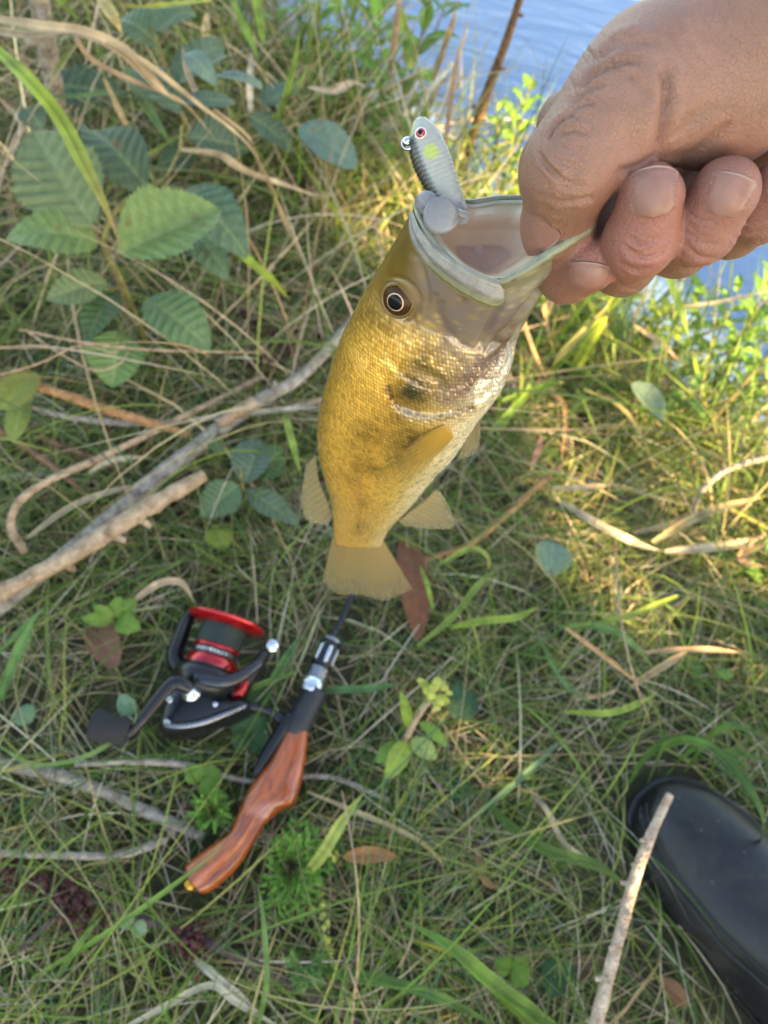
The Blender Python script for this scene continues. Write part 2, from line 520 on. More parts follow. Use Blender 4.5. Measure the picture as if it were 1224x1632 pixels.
def blob(u, v, ru, rv, col, k=1.0, rot=0.0):
    """a marking centred where the flank shows at u, v; radii along the body (m) and around it (m)"""
    global C
    i, j = at_skin(u, v)
    c = FV[i, j]; ax = Ax[min(i, FT - 1)]; n = fn_[i, j]; b = nrm(np.cross(n, ax))
    q = FV - c
    x = q @ ax; y = q @ b
    cr, sr = math.cos(rot), math.sin(rot)
    x, y = x * cr - y * sr, x * sr + y * cr
    far = q @ n
    m = np.exp(-((x / ru) ** 2 + (y / rv) ** 2)) * (far > -0.016)
    ragged = RAG
    m = np.clip(m * k * ragged, 0, 1)
    # mirrored to the other flank
    m2 = m[:, (-np.arange(FN)) % FN]
    C = mixc(C, col, np.maximum(m, m2))
# silver-violet head plates and jaw, gold cheek
C = mixc(C, (.36, .20, .035), headm * (1 - sm(al, 1.2, 2.2)) * .6)
for (u, v, a, b, k) in [(735, 510, .017, .020, 1.0), (690, 440, .012, .010, .9), (800, 500, .016, .016, 1.0), (860, 440, .015, .013, 1.0),
                        (905, 405, .014, .012, 1.0), (780, 580, .012, .016, .75), (700, 400, .010, .008, .8), (830, 560, .012, .012, .5), (725, 640, .010, .012, .5)]:
    blob(u, v, a, b, (.29, .235, .215), k)
for (u, v) in ((820, 452), (850, 438), (880, 415), (905, 395), (925, 378)): blob(u, v, .006, .006, (.27, .255, .15), .85)
for (u, v) in ((806, 520), (792, 548), (772, 580), (748, 606), (720, 622)): blob(u, v, .006, .0055, (.20, .125, .10), .8)
for k in range(40): blob(rg.uniform(815, 915), rg.uniform(405, 490), .0012, .0016, (.66, .58, .36), .7)
blob(660, 628, .0075, .0065, (.055, .045, .018), 1.3)      # ear-flap spot
blob(672, 575, .008, .006, (.15, .09, .02), .8)
blob(700, 600, .005, .009, (.15, .10, .03), .6)
for (u, v, a, b, k) in [(655, 700, .010, .006, .85), (600, 690, .008, .007, .65), (583, 745, .010, .008, .55), (625, 735, .012, .005, .5), (570, 705, .010, .006, .4),
                        (578, 800, .008, .004, .5), (572, 840, .010, .003, .45), (640, 660, .006, .008, .6), (560, 770, .008, .005, .35)]:
    blob(u, v, a * 1.1, b * 1.2, (.085, .052, .012), min(1, k * .95))
blob(600, 500, .010, .010, (.20, .115, .014), .7)
blob(640, 400, .014, .007, (.17, .12, .03), .9)
blob(630, 430, .010, .007, (.24, .15, .02), .8)
for k in range(70):  # belly speckle rows
    a, b = rg.uniform(0, 1), rg.uniform(0, 1)
    blob(690 + 60 * a - 90 * b, 690 + 100 * b + 20 * a, .0011, .0009, (.30, .19, .05), .55)
def stripe(line, w, col, k=1.0):
    global C
    ln = crom(line, 30); m = np.zeros((NR, FN))
    pts3 = []
    for u, v in ln:
        i_, j_ = at_skin(u, v); pts3.append(FV[i_, j_])
    best = np.full((NR, FN), 1e9)
    for q_ in pts3: best = np.minimum(best, np.sum((FV - q_) ** 2, -1))
    m = np.exp(-best / w ** 2) * k * np.clip(RAG, .5, 1.4); m[FT + Hd:] = 0
    m = np.clip(np.maximum(m, m[:, (-np.arange(FN)) % FN]), 0, 1); C = mixc(C, col, m)
for k in range(110):
    blob(rg.uniform(670, 840), rg.uniform(430, 610), rg.uniform(.0006, .0016), rg.uniform(.0006, .0022), [(.55, .42, .18), (.14, .10, .07), (.42, .30, .12)][k % 3], .55, rg.uniform(0, 3))
for k in range(40):
    blob(rg.uniform(610, 700), rg.uniform(500, 590), rg.uniform(.0006, .0012), rg.uniform(.0006, .0016), (.85, .58, .16), .6)
stripe([(640, 655), (668, 672), (712, 674), (752, 662), (785, 635)], .0018, (.58, .44, .22), .55)
stripe([(618, 618), (634, 650), (668, 663), (712, 663), (752, 650)], .0015, (.07, .04, .012), 1.0)  # shadow behind the gill flap, painted into the skin colour
stripe([(640, 598), (690, 622), (735, 616), (772, 588), (800, 545)], .0015, (.17, .10, .05), .7)
stripe([(655, 590), (690, 606), (708, 622), (725, 636)], .0018, (.36, .25, .15), .45)
stripe([(930, 382), (912, 412), (888, 446), (858, 482), (835, 512)], .0030, (.13, .125, .05), .8)
stripe([(905, 402), (875, 430), (845, 455), (815, 475)], .0034, (.50, .47, .36), .55)
stripe([(820, 520), (800, 560), (775, 600)], .0016, (.15, .09, .08), .7)
stripe([(700, 478), (708, 510), (738, 548), (770, 556)], .0014, (.20, .15, .13), .7)
stripe([(565, 735), (572, 775), (573, 815), (571, 850)], .0010, (.20, .13, .04), .45)   # lateral line
# mouth lining
t_in = np.clip((ri - (FT + Hd)) / In, 0, 1)
inm = (ri >= FT + Hd)
lin = mixc(np.zeros((NR, FN, 3)) + np.array([.94, .82, .64]), (.94, .70, .52), sm(t_in, .1, .5))
lin = mixc(lin, (.66, .58, .40), sm(1.0 - np.abs(ph[None, :] - 4.9) / 1.1, 0, 1) * (1 - sm(t_in, .05, .35)))
lin = mixc(lin, (.70, .46, .40), sm(t_in, .9, 1.0))
C = np.where(inm[..., None], lin, C)
lipm = np.exp(-((ri - (FT + Hd)) / 5.0) ** 2)
C = mixc(C, (.56, .54, .42), lipm * .8)
mask = (1 - sm(ri, FT - 30, FT + 14)) * 1.0
cheekm = np.exp(-(((uu - 650) / 75) ** 2 + ((vv - 560) / 55) ** 2)) * near
mask = np.clip(mask + cheekm * .8 * headm, 0, 1)
circ = (np.pi * np.sqrt((hh ** 2 + hw ** 2) / 2))
circ_r = np.concatenate([circ, np.full(Hd + In, circ[-1])])
alen = np.concatenate([[0], np.cumsum(np.linalg.norm(np.diff(fc, axis=0), axis=1))])
_hl = np.cumsum(np.concatenate([[.0006], np.linalg.norm(np.diff(head[:, int(FN * .27)], axis=0), axis=1)]))
alen = np.concatenate([alen, alen[-1] + _hl, alen[-1] + _hl[-1] + np.arange(1, In + 1) * .0006])
suv = np.stack([alen[:, None] * np.ones((1, FN)), (al / np.pi) * 0.115 * np.where(ph > np.pi, -1, 1)[None, :], np.zeros((NR, FN))], -1)

def fish_mat():
    m, nt, b = new_mat('bass_skin'); L = nt.links.new
    a = N(nt, 'ShaderNodeAttribute', attribute_name='Col'); s = N(nt, 'ShaderNodeAttribute', attribute_name='suv')
    tc = N(nt, 'ShaderNodeTexCoord')
    mp = N(nt, 'ShaderNodeMapping'); mp.inputs['Scale'].default_value = (560, 660, 1); L(s.outputs['Vector'], mp.inputs['Vector'])
    # rows of scales offset like roof tiles
    sx = N(nt, 'ShaderNodeSeparateXYZ'); L(mp.outputs[0], sx.inputs[0])
    hf = N(nt, 'ShaderNodeMath', operation='MULTIPLY'); hf.inputs[1].default_value = 0.5; L(sx.outputs['X'], hf.inputs[0])
    ay = N(nt, 'ShaderNodeMath', operation='ADD'); L(sx.outputs['Y'], ay.inputs[0]); L(hf.outputs[0], ay.inputs[1])
    cxy = N(nt, 'ShaderNodeCombineXYZ'); L(sx.outputs['X'], cxy.inputs['X']); L(ay.outputs[0], cxy.inputs['Y'])
    vo = N(nt, 'ShaderNodeTexVoronoi', Scale=1.0, Randomness=0.22); L(cxy.outputs[0], vo.inputs['Vector'])
    hgt = N(nt, 'ShaderNodeMapRange'); hgt.inputs[1].default_value = 0.15; hgt.inputs[2].default_value = 0.75; hgt.inputs[3].default_value = 1; hgt.inputs[4].default_value = 0
    L(vo.outputs['Distance'], hgt.inputs[0])
    mk = N(nt, 'ShaderNodeMath', operation='MULTIPLY'); L(hgt.outputs[0], mk.inputs[0]); L(a.outputs['Alpha'], mk.inputs[1])
    n1 = N(nt, 'ShaderNodeTexNoise', Scale=420.0, Detail=4.0); L(tc.outputs['Object'], n1.inputs['Vector'])
    n1m = N(nt, 'ShaderNodeMath', operation='MULTIPLY'); n1m.inputs[1].default_value = 0.9; L(n1.outputs['Fac'], n1m.inputs[0])
    hs = N(nt, 'ShaderNodeMath', operation='ADD'); L(mk.outputs[0], hs.inputs[0]); L(n1m.outputs[0], hs.inputs[1])
    bp = N(nt, 'ShaderNodeBump', Strength=0.32, Distance=0.0005); L(hs.outputs[0], bp.inputs['Height'])
    # every scale is tilted a little its own way, so single scales glint
    vs1 = N(nt, 'ShaderNodeVectorMath', operation='SUBTRACT'); vs1.inputs[1].default_value = (.5, .5, .5); L(vo.outputs['Color'], vs1.inputs[0])
    ka = N(nt, 'ShaderNodeMath', operation='MULTIPLY'); ka.inputs[1].default_value = .42; L(a.outputs['Alpha'], ka.inputs[0])
    vs2 = N(nt, 'ShaderNodeVectorMath', operation='SCALE'); L(vs1.outputs[0], vs2.inputs[0]); L(ka.outputs[0], vs2.inputs['Scale'])
    vs3 = N(nt, 'ShaderNodeVectorMath', operation='ADD'); L(vs2.outputs[0], vs3.inputs[0]); L(bp.outputs[0], vs3.inputs[1])
    vs4 = N(nt, 'ShaderNodeVectorMath', operation='NORMALIZE'); L(vs3.outputs[0], vs4.inputs[0]); L(vs4.outputs[0], b.inputs['Normal'])
    # thin cheeks and mouth membrane let light through
    tr = N(nt, 'ShaderNodeBsdfTranslucent'); mxs = N(nt, 'ShaderNodeMixShader')
    tf = N(nt, 'ShaderNodeMapRange'); tf.inputs[3].default_value = .42; tf.inputs[4].default_value = 0.0; L(a.outputs['Alpha'], tf.inputs[0]); L(tf.outputs[0], mxs.inputs[0])
    L(a.outputs['Color'], tr.inputs['Color']); L(b.outputs[0], mxs.inputs[1]); L(tr.outputs[0], mxs.inputs[2]); L(mxs.outputs[0], nt.nodes['Material Output'].inputs['Surface'])
    # colour: pale scale centres and darker rims, with painted-in glitter and blotchy variation
    mr = N(nt, 'ShaderNodeMapRange'); mr.inputs[3].default_value = 0.60; mr.inputs[4].default_value = 1.25; L(mk.outputs[0], mr.inputs[0])
    mxr = N(nt, 'ShaderNodeMix'); mxr.inputs[2].default_value = 1.0; L(a.outputs['Alpha'], mxr.inputs[0]); L(mr.outputs[0], mxr.inputs[3])
    n2 = N(nt, 'ShaderNodeTexNoise', Scale=95.0, Detail=5.0, Roughness=0.65); L(tc.outputs['Object'], n2.inputs['Vector'])
    mr2 = N(nt, 'ShaderNodeMapRange'); mr2.inputs[1].default_value = .25; mr2.inputs[2].default_value = .75; mr2.inputs[3].default_value = .88; mr2.inputs[4].default_value = 1.12; L(n2.outputs['Fac'], mr2.inputs[0])
    mm = N(nt, 'ShaderNodeMath', operation='MULTIPLY'); L(mxr.outputs[0], mm.inputs[0]); L(mr2.outputs[0], mm.inputs[1])
    sc = N(nt, 'ShaderNodeVectorMath', operation='SCALE'); L(a.outputs['Color'], sc.inputs[0]); L(mm.outputs[0], sc.inputs['Scale'])
    L(sc.outputs[0], b.inputs['Base Color'])
    met = N(nt, 'ShaderNodeMath', operation='MULTIPLY'); L(a.outputs['Alpha'], met.inputs[1])
    mcol = N(nt, 'ShaderNodeMath', operation='MULTIPLY_ADD'); mcol.inputs[1].default_value = .42; mcol.inputs[2].default_value = .08; L(vo.outputs['Color'], mcol.inputs[0]); L(mcol.outputs[0], met.inputs[0]); L(met.outputs[0], b.inputs['Metallic'])
    b.inputs['Roughness'].default_value = 0.27
    b.inputs['Specular IOR Level'].default_value = 0.6
    b.inputs['Coat Weight'].default_value = 0.6; b.inputs['Coat Roughness'].default_value = 0.1
    b.inputs['Subsurface Weight'].default_value = 0.12; b.inputs['Subsurface Radius'].default_value = (1, .55, .25); b.inputs['Subsurface Scale'].default_value = 0.004
    return m
M_fish = fish_mat()
fish = Thing('largemouth_bass', FVf[FVf[:, 2].argmin()], 'golden olive bass with open mouth hanging head up from the hand', 'fish')
Fq = grid_faces(NR, FN, False, True)
# close tail end and throat
e0 = len(FVf); FVc = np.vstack([FVf, FV[0].mean(0), FV[-1].mean(0) + (thr - rc) * .12])
k = np.arange(FN); kk = (k + 1) % FN
Ft = np.vstack([np.stack([np.full(FN, e0), kk, k], 1), np.stack([np.full(FN, e0 + 1), (NR - 1) * FN + k, (NR - 1) * FN + kk], 1)])
Cc = np.vstack([C.reshape(-1, 3), C[0, :1], C[-1, :1]]); Mc = np.concatenate([mask.ravel(), [0, 0]])
Uc = np.vstack([suv.reshape(-1, 3), np.zeros((2, 3))])
fish_body = fish.part('body', FVc, [Fq, Ft], M_fish, col=np.hstack([Cc, Mc[:, None]]), uv=Uc)

# --- lips: upper jaw plate, premaxilla rim and lower jaw rim
M_lip = plain('bass_lip', (.18, .165, .10), 0.3, spec=0.6, coat=0.4, var=0.28, vscale=160, bump=0.35, bscale=500, sss=0.1)
M_jaw = plain('bass_jaw', (.19, .185, .105), 0.3, spec=0.6, coat=0.4, var=0.35, vscale=220, bump=0.35, bscale=600, sss=0.1)
def rim_tube(a0, a1, r, n=70):
    aa = np.linspace(a0, a1, n); idx = (aa / 360 * FN)
    i0 = np.floor(idx).astype(int); f = (idx - i0)[:, None]
    p = rim[i0 % FN] * (1 - f) + rim[(i0 + 1) % FN] * f
    rr = np.interp(np.linspace(0, 1, n), np.linspace(0, 1, len(r)), r)
    return tube(p, rr, 14, n=n)
V, F = rim_tube(-22, 92, [.0008, .0010, .0010, .0010, .0009]); fish.part('upper_lip', V, F, M_lip)
V, F = rim_tube(92, 182, [.0011, .0014, .0018, .0022]); fish.part('lower_lip', V, F, M_jaw)
V, F = rim_tube(182, 338, [.0018, .0013, .0010, .0010, .0011]); fish.part('lip_far_side', V, F, M_lip)
jw = [P(655, 338, .2310), P(664, 372, .2268), P(690, 410, .2238), P(730, 441, .2222), P(768, 461, .2220), P(793, 470, .2226), P(803, 470, .2232)]
# a thin bony plate: flat face, grooved, olive along its lower edge
jp = crom(np.hstack([np.array(jw), np.array([.0008, .0022, .0031, .0037, .0041, .0040, .0020])[:, None]]), 90)
jt = nrm(np.gradient(jp[:, :3], axis=0)); jn = nrm(CAM - jp[:, :3]); jn = nrm(jn - np.sum(jn * jt, 1, keepdims=True) * jt)
jo = np.cross(jt, jn); jo *= np.sign(jo[45] @ nrm(P(640, 440, .2245) - P(720, 400, .2245)))
jx = np.linspace(-1, 1, 29); JT = np.linspace(0, 1, 90)[:, None]; JX = jx[None, :]
jh = .0011 * (1 - np.abs(JX) ** 5) - .0006 * np.exp(-((JX - .22) / .10) ** 2) * np.sin(np.pi * JT) + .0005 * np.exp(-((JX + .62) / .16) ** 2) + .0004 * np.exp(-((JX - .75) / .2) ** 2) - .0008
top = jp[:, None, :3] + jo[:, None] * (JX * jp[:, 3:4])[..., None] + jn[:, None] * (jh + 0 * JT)[..., None]
bot = top - jn[:, None] * .0012
V = np.vstack([top.reshape(-1, 3), bot.reshape(-1, 3)]); nJ = 90 * 29
lp_ = list(range(29)) + [k * 29 + 28 for k in range(1, 90)] + [89 * 29 + k for k in range(27, -1, -1)] + [k * 29 for k in range(88, 0, -1)]
Fj = [grid_faces(90, 29), grid_faces(90, 29)[:, ::-1] + nJ, np.array([[a_, b_, b_ + nJ, a_ + nJ] for a_, b_ in zip(lp_, lp_[1:] + lp_[:1])])]
_c = np.array([.23, .20, .155]) * np.ones((90, 29, 1))
_m = (np.clip((JX - .12) / .25, 0, 1) * np.clip(JT * 2.6 - .5, 0, 1))[..., None]; _c = _c * (1 - _m) + np.array([.145, .125, .04]) * _m
_m = (np.exp(-((JX - .22) / .12) ** 2) * np.sin(np.pi * JT) * .7)[..., None]; _c = _c * (1 - _m) + np.array([.16, .12, .09]) * _m
_m = (np.exp(-((JX + .7) / .22) ** 2) * .6 + 0 * JT)[..., None]; _c = _c * (1 - _m) + np.array([.27, .26, .185]) * _m
_c = _c.reshape(-1, 3)
fish.part('upper_jaw_plate', V, Fj, plain('bass_jaw_plate', (.3, .3, .2), .32, spec=.55, coat=.3, attr=True, var=.3, vscale=260, bump=.5, bscale=600, sss=.1), col=np.vstack([_c, _c]))

# --- eye
i, j = at_skin(636, 478)
ec = FV[i, j]; en = nrm(0.6 * fn_[i, j] + 0.4 * nrm(CAM - ec))
def eye_mat():
    m, nt, b = new_mat('bass_eye'); L = nt.links.new
    a = N(nt, 'ShaderNodeAttribute', attribute_name='Col'); L(a.outputs['Color'], b.inputs['Base Color'])
    b.inputs['Roughness'].default_value = 0.35; b.inputs['Specular IOR Level'].default_value = .2
    return m
M_eye = eye_mat()
ER = .0056
ee = nrm(np.cross(en, Ax[-1])); ef = np.cross(en, ee)
def dome(c, r, hgt, n1=26, n2=40, off=0.0):
    V, col = [], []
    for a in range(n1 + 1):
        x = a / n1 * 1.0
        for b_ in range(n2):
            th = 2 * math.pi * b_ / n2
            V.append(c + en * (off + hgt * math.sqrt(max(0, 1 - x * x))) + r * x * (math.cos(th) * ee + math.sin(th) * ef)); col.append(x)
    return np.array(V), grid_faces(n1 + 1, n2, False, True), np.array(col)
ec = ec + en * .0006
V, F, x = dome(ec, ER, .0030, off=-.0006)
cc = np.where(x[:, None] < .50, np.array([.30, .16, .05]), np.array([.045, .018, .006]))
cc = np.where((x[:, None] >= .50) & (x[:, None] < .57), np.array([.62, .42, .24]), cc)
cc = np.where(x[:, None] > .86, np.array([.035, .018, .006]), cc)
cc = cc * (0.8 + 0.5 * rg.random((len(cc), 1)))
eye = fish.part('eye', V, F, M_eye, col=cc)
M_pup = plain('pupil_black', (.004, .005, .008), 0.06, spec=0.22, coat=0.0)
V, F, x = dome(ec, ER * .49, .0006, off=.00222)
fish.part('pupil', V, F, M_pup, parent=eye)
V, F = tube([ec + (ER * 1.03) * (math.cos(t) * ee + math.sin(t) * ef) + en * .0002 for t in np.linspace(0, 2 * math.pi, 41)], .0007, 8, cap=False)
fish.part('eye_socket_rim', V, F, plain('socket', (.13, .075, .015), .35, coat=.3, var=.3, vscale=300), parent=eye)

# --- fins: a membrane fan with raised rays
def fin(name, base_pts, tip_pts, mat, nray=12, thick=.0007, nrm_dir=None, wav=.0008, clear=.55, grad=None):
    nb, nt_ = nray * 8 + 1, 26
    b = crom(base_pts, nb); t = crom(tip_pts, nb)
    nd = nrm(nrm_dir)
    s = np.linspace(0, 1, nt_)[None, :, None]
    q = b[:, None] * (1 - s) + t[:, None] * s
    x = np.linspace(0, nray, nb)[:, None]; ss = s[..., 0]
    ray = np.abs(np.sin(np.pi * x)) ** 0.6
    bend = wav * .35 * np.sin(x * .5 + 0.7) * ss ** 1.5 + 0.0035 * np.sin(x / nray * np.pi) * ss ** 2
    th = thick * (1 - .75 * ss) * (0.35 + 0.65 * (1 - ray)) + .00008
    th = th * np.ones_like(ray)
    top = q + nd * (bend + th)[..., None]; bot = q + nd * (bend - th)[..., None]
    V = np.concatenate([top.reshape(-1, 3), bot.reshape(-1, 3)])
    g = grid_faces(nb, nt_); n = nb * nt_
    edge = []
    loop = [i * nt_ for i in range(nb)] + [(nb - 1) * nt_ + j for j in range(1, nt_)] + [i * nt_ + nt_ - 1 for i in range(nb - 2, -1, -1)] + [j for j in range(nt_ - 2, 0, -1)]
    for a, b_ in zip(loop, loop[1:] + loop[:1]): edge.append([a, b_, b_ + n, a + n])
    r = np.concatenate([(1 - ray) * np.ones_like(ss)] * 2).reshape(-1, 1)
    s2 = np.concatenate([ss * np.ones_like(ray)] * 2).reshape(-1, 1)
    col = (.36 - .12 * r) * np.array([[1.0, .84, .48]]) * (1 - .25 * s2) + s2 * np.array([[.04, .05, .05]])
    if grad is not None:
        col = col * (1 - s2) * np.asarray(grad[0]) + col * s2 * np.asarray(grad[1])
    return fish.part(name, V, [g, g[:, ::-1] + n, np.array(edge)], mat, col=np.hstack([col, np.clip(.05 + clear * s2 ** 1.3 * (1 - .5 * r), 0, 1)]))
def fin_mat(name, tint, tr):
    m, nt, b = new_mat(name); L = nt.links.new
    a = N(nt, 'ShaderNodeAttribute', attribute_name='Col')
    mx = N(nt, 'ShaderNodeMix', data_type='RGBA', blend_type='MULTIPLY'); mx.inputs[0].default_value = 1.0
    L(a.outputs['Color'], mx.inputs[6]); mx.inputs[7].default_value = (*tint, 1)
    L(mx.outputs[2], b.inputs['Base Color'])
    b.inputs['Roughness'].default_value = .32; b.inputs['Coat Weight'].default_value = .3
    t = N(nt, 'ShaderNodeBsdfTranslucent'); L(mx.outputs[2], t.inputs['Color'])
    tp = N(nt, 'ShaderNodeBsdfTransparent')
    m1 = N(nt, 'ShaderNodeMixShader', Fac=.35); m2 = N(nt, 'ShaderNodeMixShader', Fac=tr)
    L(a.outputs['Alpha'], m2.inputs[0]); L(b.outputs[0], m1.inputs[1]); L(t.outputs[0], m1.inputs[2]); L(m1.outputs[0], m2.inputs[1]); L(tp.outputs[0], m2.inputs[2])
    L(m2.outputs[0], nt.nodes['Material Output'].inputs['Surface'])
    return m
M_fin = fin_mat('fin_membrane', (1.05, .97, .85), .30)
M_pec = fin_mat('fin_pectoral', (1.45, 1.22, .58), .05)
Wt = Wv[10]
dT = .414
TAILRAYS = 26
fin('tail_fin', [P(530, 858, dT), P(550, 866, dT - .003), P(570, 868, dT - .003), P(590, 867, dT - .003), P(609, 858, dT)],
    [P(514, 926, dT + .030), P(540, 942, dT + .034), P(576, 940, dT + .032), P(615, 950, dT + .036), P(657, 938, dT + .034)], M_fin, TAILRAYS, .0006, Wt, clear=.6, grad=((1.05, .92, .72), (.80, .78, .72)))
fin('soft_dorsal_fin', [P(503, 725, .362), P(508, 765, .375), P(520, 796, .386), P(530, 822, .397)],
    [P(487, 742, .372), P(481, 790, .392), P(492, 826, .405), P(524, 835, .405)], M_fin, 11, .0007, Wt)
fin('anal_fin', [P(694, 781, .368), P(678, 797, .374), P(658, 812, .381), P(636, 830, .390)],
    [P(702, 783, .372), P(720, 812, .385), P(715, 834, .394), P(645, 838, .395)], M_fin, 11, .0007, Wt)
fin('pelvic_fin', [P(764, 660, .318), P(757, 672, .322), P(748, 686, .326)],
    [P(766, 688, .328), P(757, 712, .338), P(729, 732, .342)], M_fin, 8, .0007, Wt)
i, j = at_skin(722, 690); pb = FV[i, j]; pn = fn_[i, j]
def skin_pt(u, v, off):
    i, j = at_skin(u, v); return FV[i, j] + fn_[i, j] * off
fin('pectoral_fin', [skin_pt(708, 676, .0003), skin_pt(716, 684, .0003), skin_pt(722, 694, .0002)],
    [skin_pt(668, 692, .0012), skin_pt(637, 715, .0018), skin_pt(630, 746, .0028), skin_pt(662, 740, .0024), skin_pt(694, 722, .0016)], M_pec, 13, .0005, pn, .0003, clear=.85, grad=((1.25, 1.05, .6), (.75, .7, .7)))

# ================================================================== soft lure hooked in the upper jaw
LD = .232
lp = [P(668, 192, LD), P(673, 212, LD), P(684, 245, LD), P(700, 285, LD), P(716, 320, LD), P(728, 342, LD)]
lr = [.0022, .0046, .0060, .0056, .0046, .0036]
axl = nrm(lp[3] - lp[1]); lw = nrm(CAM - lp[2]); lw = nrm(lw - (lw @ axl) * axl); lb = np.cross(axl, lw)
if lb @ (P(640, 260, LD) - lp[2]) < 0: lb = -lb       # towards the dark back
q = crom(np.hstack([np.array(lp), np.array(lr)[:, None]]), 90)
NS = 56; th = np.linspace(0, 2 * np.pi, NS, endpoint=False)
V, col = [], []
rgl = np.random.default_rng(5)
for i_, (x, y, z, r) in enumerate(q):
    t = i_ / 89
    rib = 1 - 0.035 * (math.sin(i_ * 1.55) > 0.2) * (0.25 < t < 0.95)
    for a in th:
        cb, cw = math.cos(a), math.sin(a)
        V.append(np.array([x, y, z]) + r * rib * (cb * lb * 1.0 + cw * lw * .62))
        pale = np.array([.33, .32, .265]); dark = np.array([.035, .035, .03]); ol = np.array([.30, .26, .10])
        m = float(sm(np.array(cb + 0.035 * math.sin(i_ * 1.55)), .30, .62))
        c_ = pale * (1 - m) + (ol if t < .14 else dark) * m
        d2 = ((t - .38) / .075) ** 2 + ((cb + .15) / .38) ** 2
        if cw > 0 and d2 < 1: c_ = c_ * .25 + np.array([.40, .47, .04]) * .75
        col.append(c_)
V = np.array(V)
F = [grid_faces(90, NS, False, True)]
n0 = len(V); V = np.vstack([V, q[0, :3] - axl * .0012, q[-1, :3] + axl * .002]); col += [col[0], col[-1]]
k = np.arange(NS); F.append(np.vstack([np.stack([np.full(NS, n0), (k + 1) % NS, k], 1), np.stack([np.full(NS, n0 + 1), 89 * NS + k, 89 * NS + (k + 1) % NS], 1)]))
M_lure = plain('lure_soft_plastic', (.7, .7, .68), .3, spec=.5, coat=.25, attr=True, var=.06, vscale=400, bump=.15, bscale=900, sss=.1)
lure = Thing('fishing_lure', lp[0], 'small pale soft plastic minnow lure with dark back standing in the fish mouth', 'lure')
lbody = lure.part('lure_body', V, F, M_lure, col=np.array(col))
def disc_dome(c, n, r, h, rings=10, ns=32):
    n = nrm(n); a = nrm(np.cross(n, [0.3, 0.5, 0.8])); b = np.cross(n, a); V = []
    for i in range(rings + 1):
        x = i / rings
        for t in np.linspace(0, 2 * np.pi, ns, endpoint=False):
            V.append(np.asarray(c) + n * h * math.sqrt(max(0, 1 - x * x)) + r * x * (math.cos(t) * a + math.sin(t) * b))
    return np.array(V), [grid_faces(rings + 1, ns, False, True)]
e_c = P(673, 219, LD) + lw * .0026
V, F = disc_dome(e_c, lw, .0021, .0012)
leye = lure.part('lure_eye', V, F, plain('lure_eye_white', (.62, .52, .46), .15, coat=1))
V, F = disc_dome(e_c + lw * .0006, lw, .00155, .0010); lure.part('iris', V, F, plain('lure_eye_red', (.30, .02, .025), .1, coat=1, var=.4, vscale=900), parent=leye)
V, F = disc_dome(e_c + lw * .0013, lw, .0008, .0005); lure.part('pupil', V, F, M_pup, parent=leye)
M_steel = plain('hook_steel', (.55, .55, .56), .16, metal=1.0, var=.1)
hk = P(650, 229, LD)
ring = [hk + .0016 * (math.cos(t) * lb + math.sin(t) * axl * 1.0) for t in np.linspace(0, 2 * math.pi, 25)]
V, F = tube(ring, .00062, 10, cap=False)
V2, F2 = tube([P(657, 231, LD), P(668, 236, LD)], .0009, 10, n=6)
V3, F3 = disc_dome(P(648, 226, LD - .0012), lw, .0014, .0012)
V, F = merge((V, F), (V2, F2), (V3, F3)); lure.part('line_eyelet', V, F, M_steel)
# paddle tail folded over the lip
pt = [P(728, 342, LD), P(742, 348, LD - .001), P(745, 338, LD - .002)]
V, F = tube([P(724, 335, LD), P(737, 349, LD - .001), P(742, 345, LD - .003), P(732, 340, LD - .005), P(715, 338, LD - .007)], [.0036, .0019, .0013, .0012, .0013], 14, n=40)
lure.part('tail_stem', V, F, plain('lure_grey', (.25, .245, .25), .3, coat=.3, var=.12, vscale=500))
V, F = disc_dome(P(703, 344, LD - .0085), nrm(CAM - P(703, 344, LD)), .0054, .0012, 12, 40)
Vb, Fb = disc_dome(P(703, 344, LD - .0085), -nrm(CAM - P(703, 344, LD)), .0054, .0008, 12, 40)
V, F = merge((V, F), (Vb, [f[:, ::-1] for f in Fb])); lure.part('paddle_tail', V, F, plain('lure_paddle', (.155, .152, .155), .35, coat=.2, var=.12, vscale=600, sss=.1))
V, F = disc_dome(P(681, 327, LD - .004), nrm(nrm(CAM - P(681, 327, LD)) + .5 * lb), .0042, .0018, 10, 30)
Vb, Fb = disc_dome(P(681, 327, LD - .004), -nrm(nrm(CAM - P(681, 327, LD)) + .5 * lb), .0042, .0010, 10, 30)
V, F = merge((V, F), (Vb, [f[:, ::-1] for f in Fb]))
lure.part('belly_fin', V, F, plain('lure_clear', (.18, .17, .175), .22, coat=.5, var=.2, vscale=700, bump=.4, bscale=700))
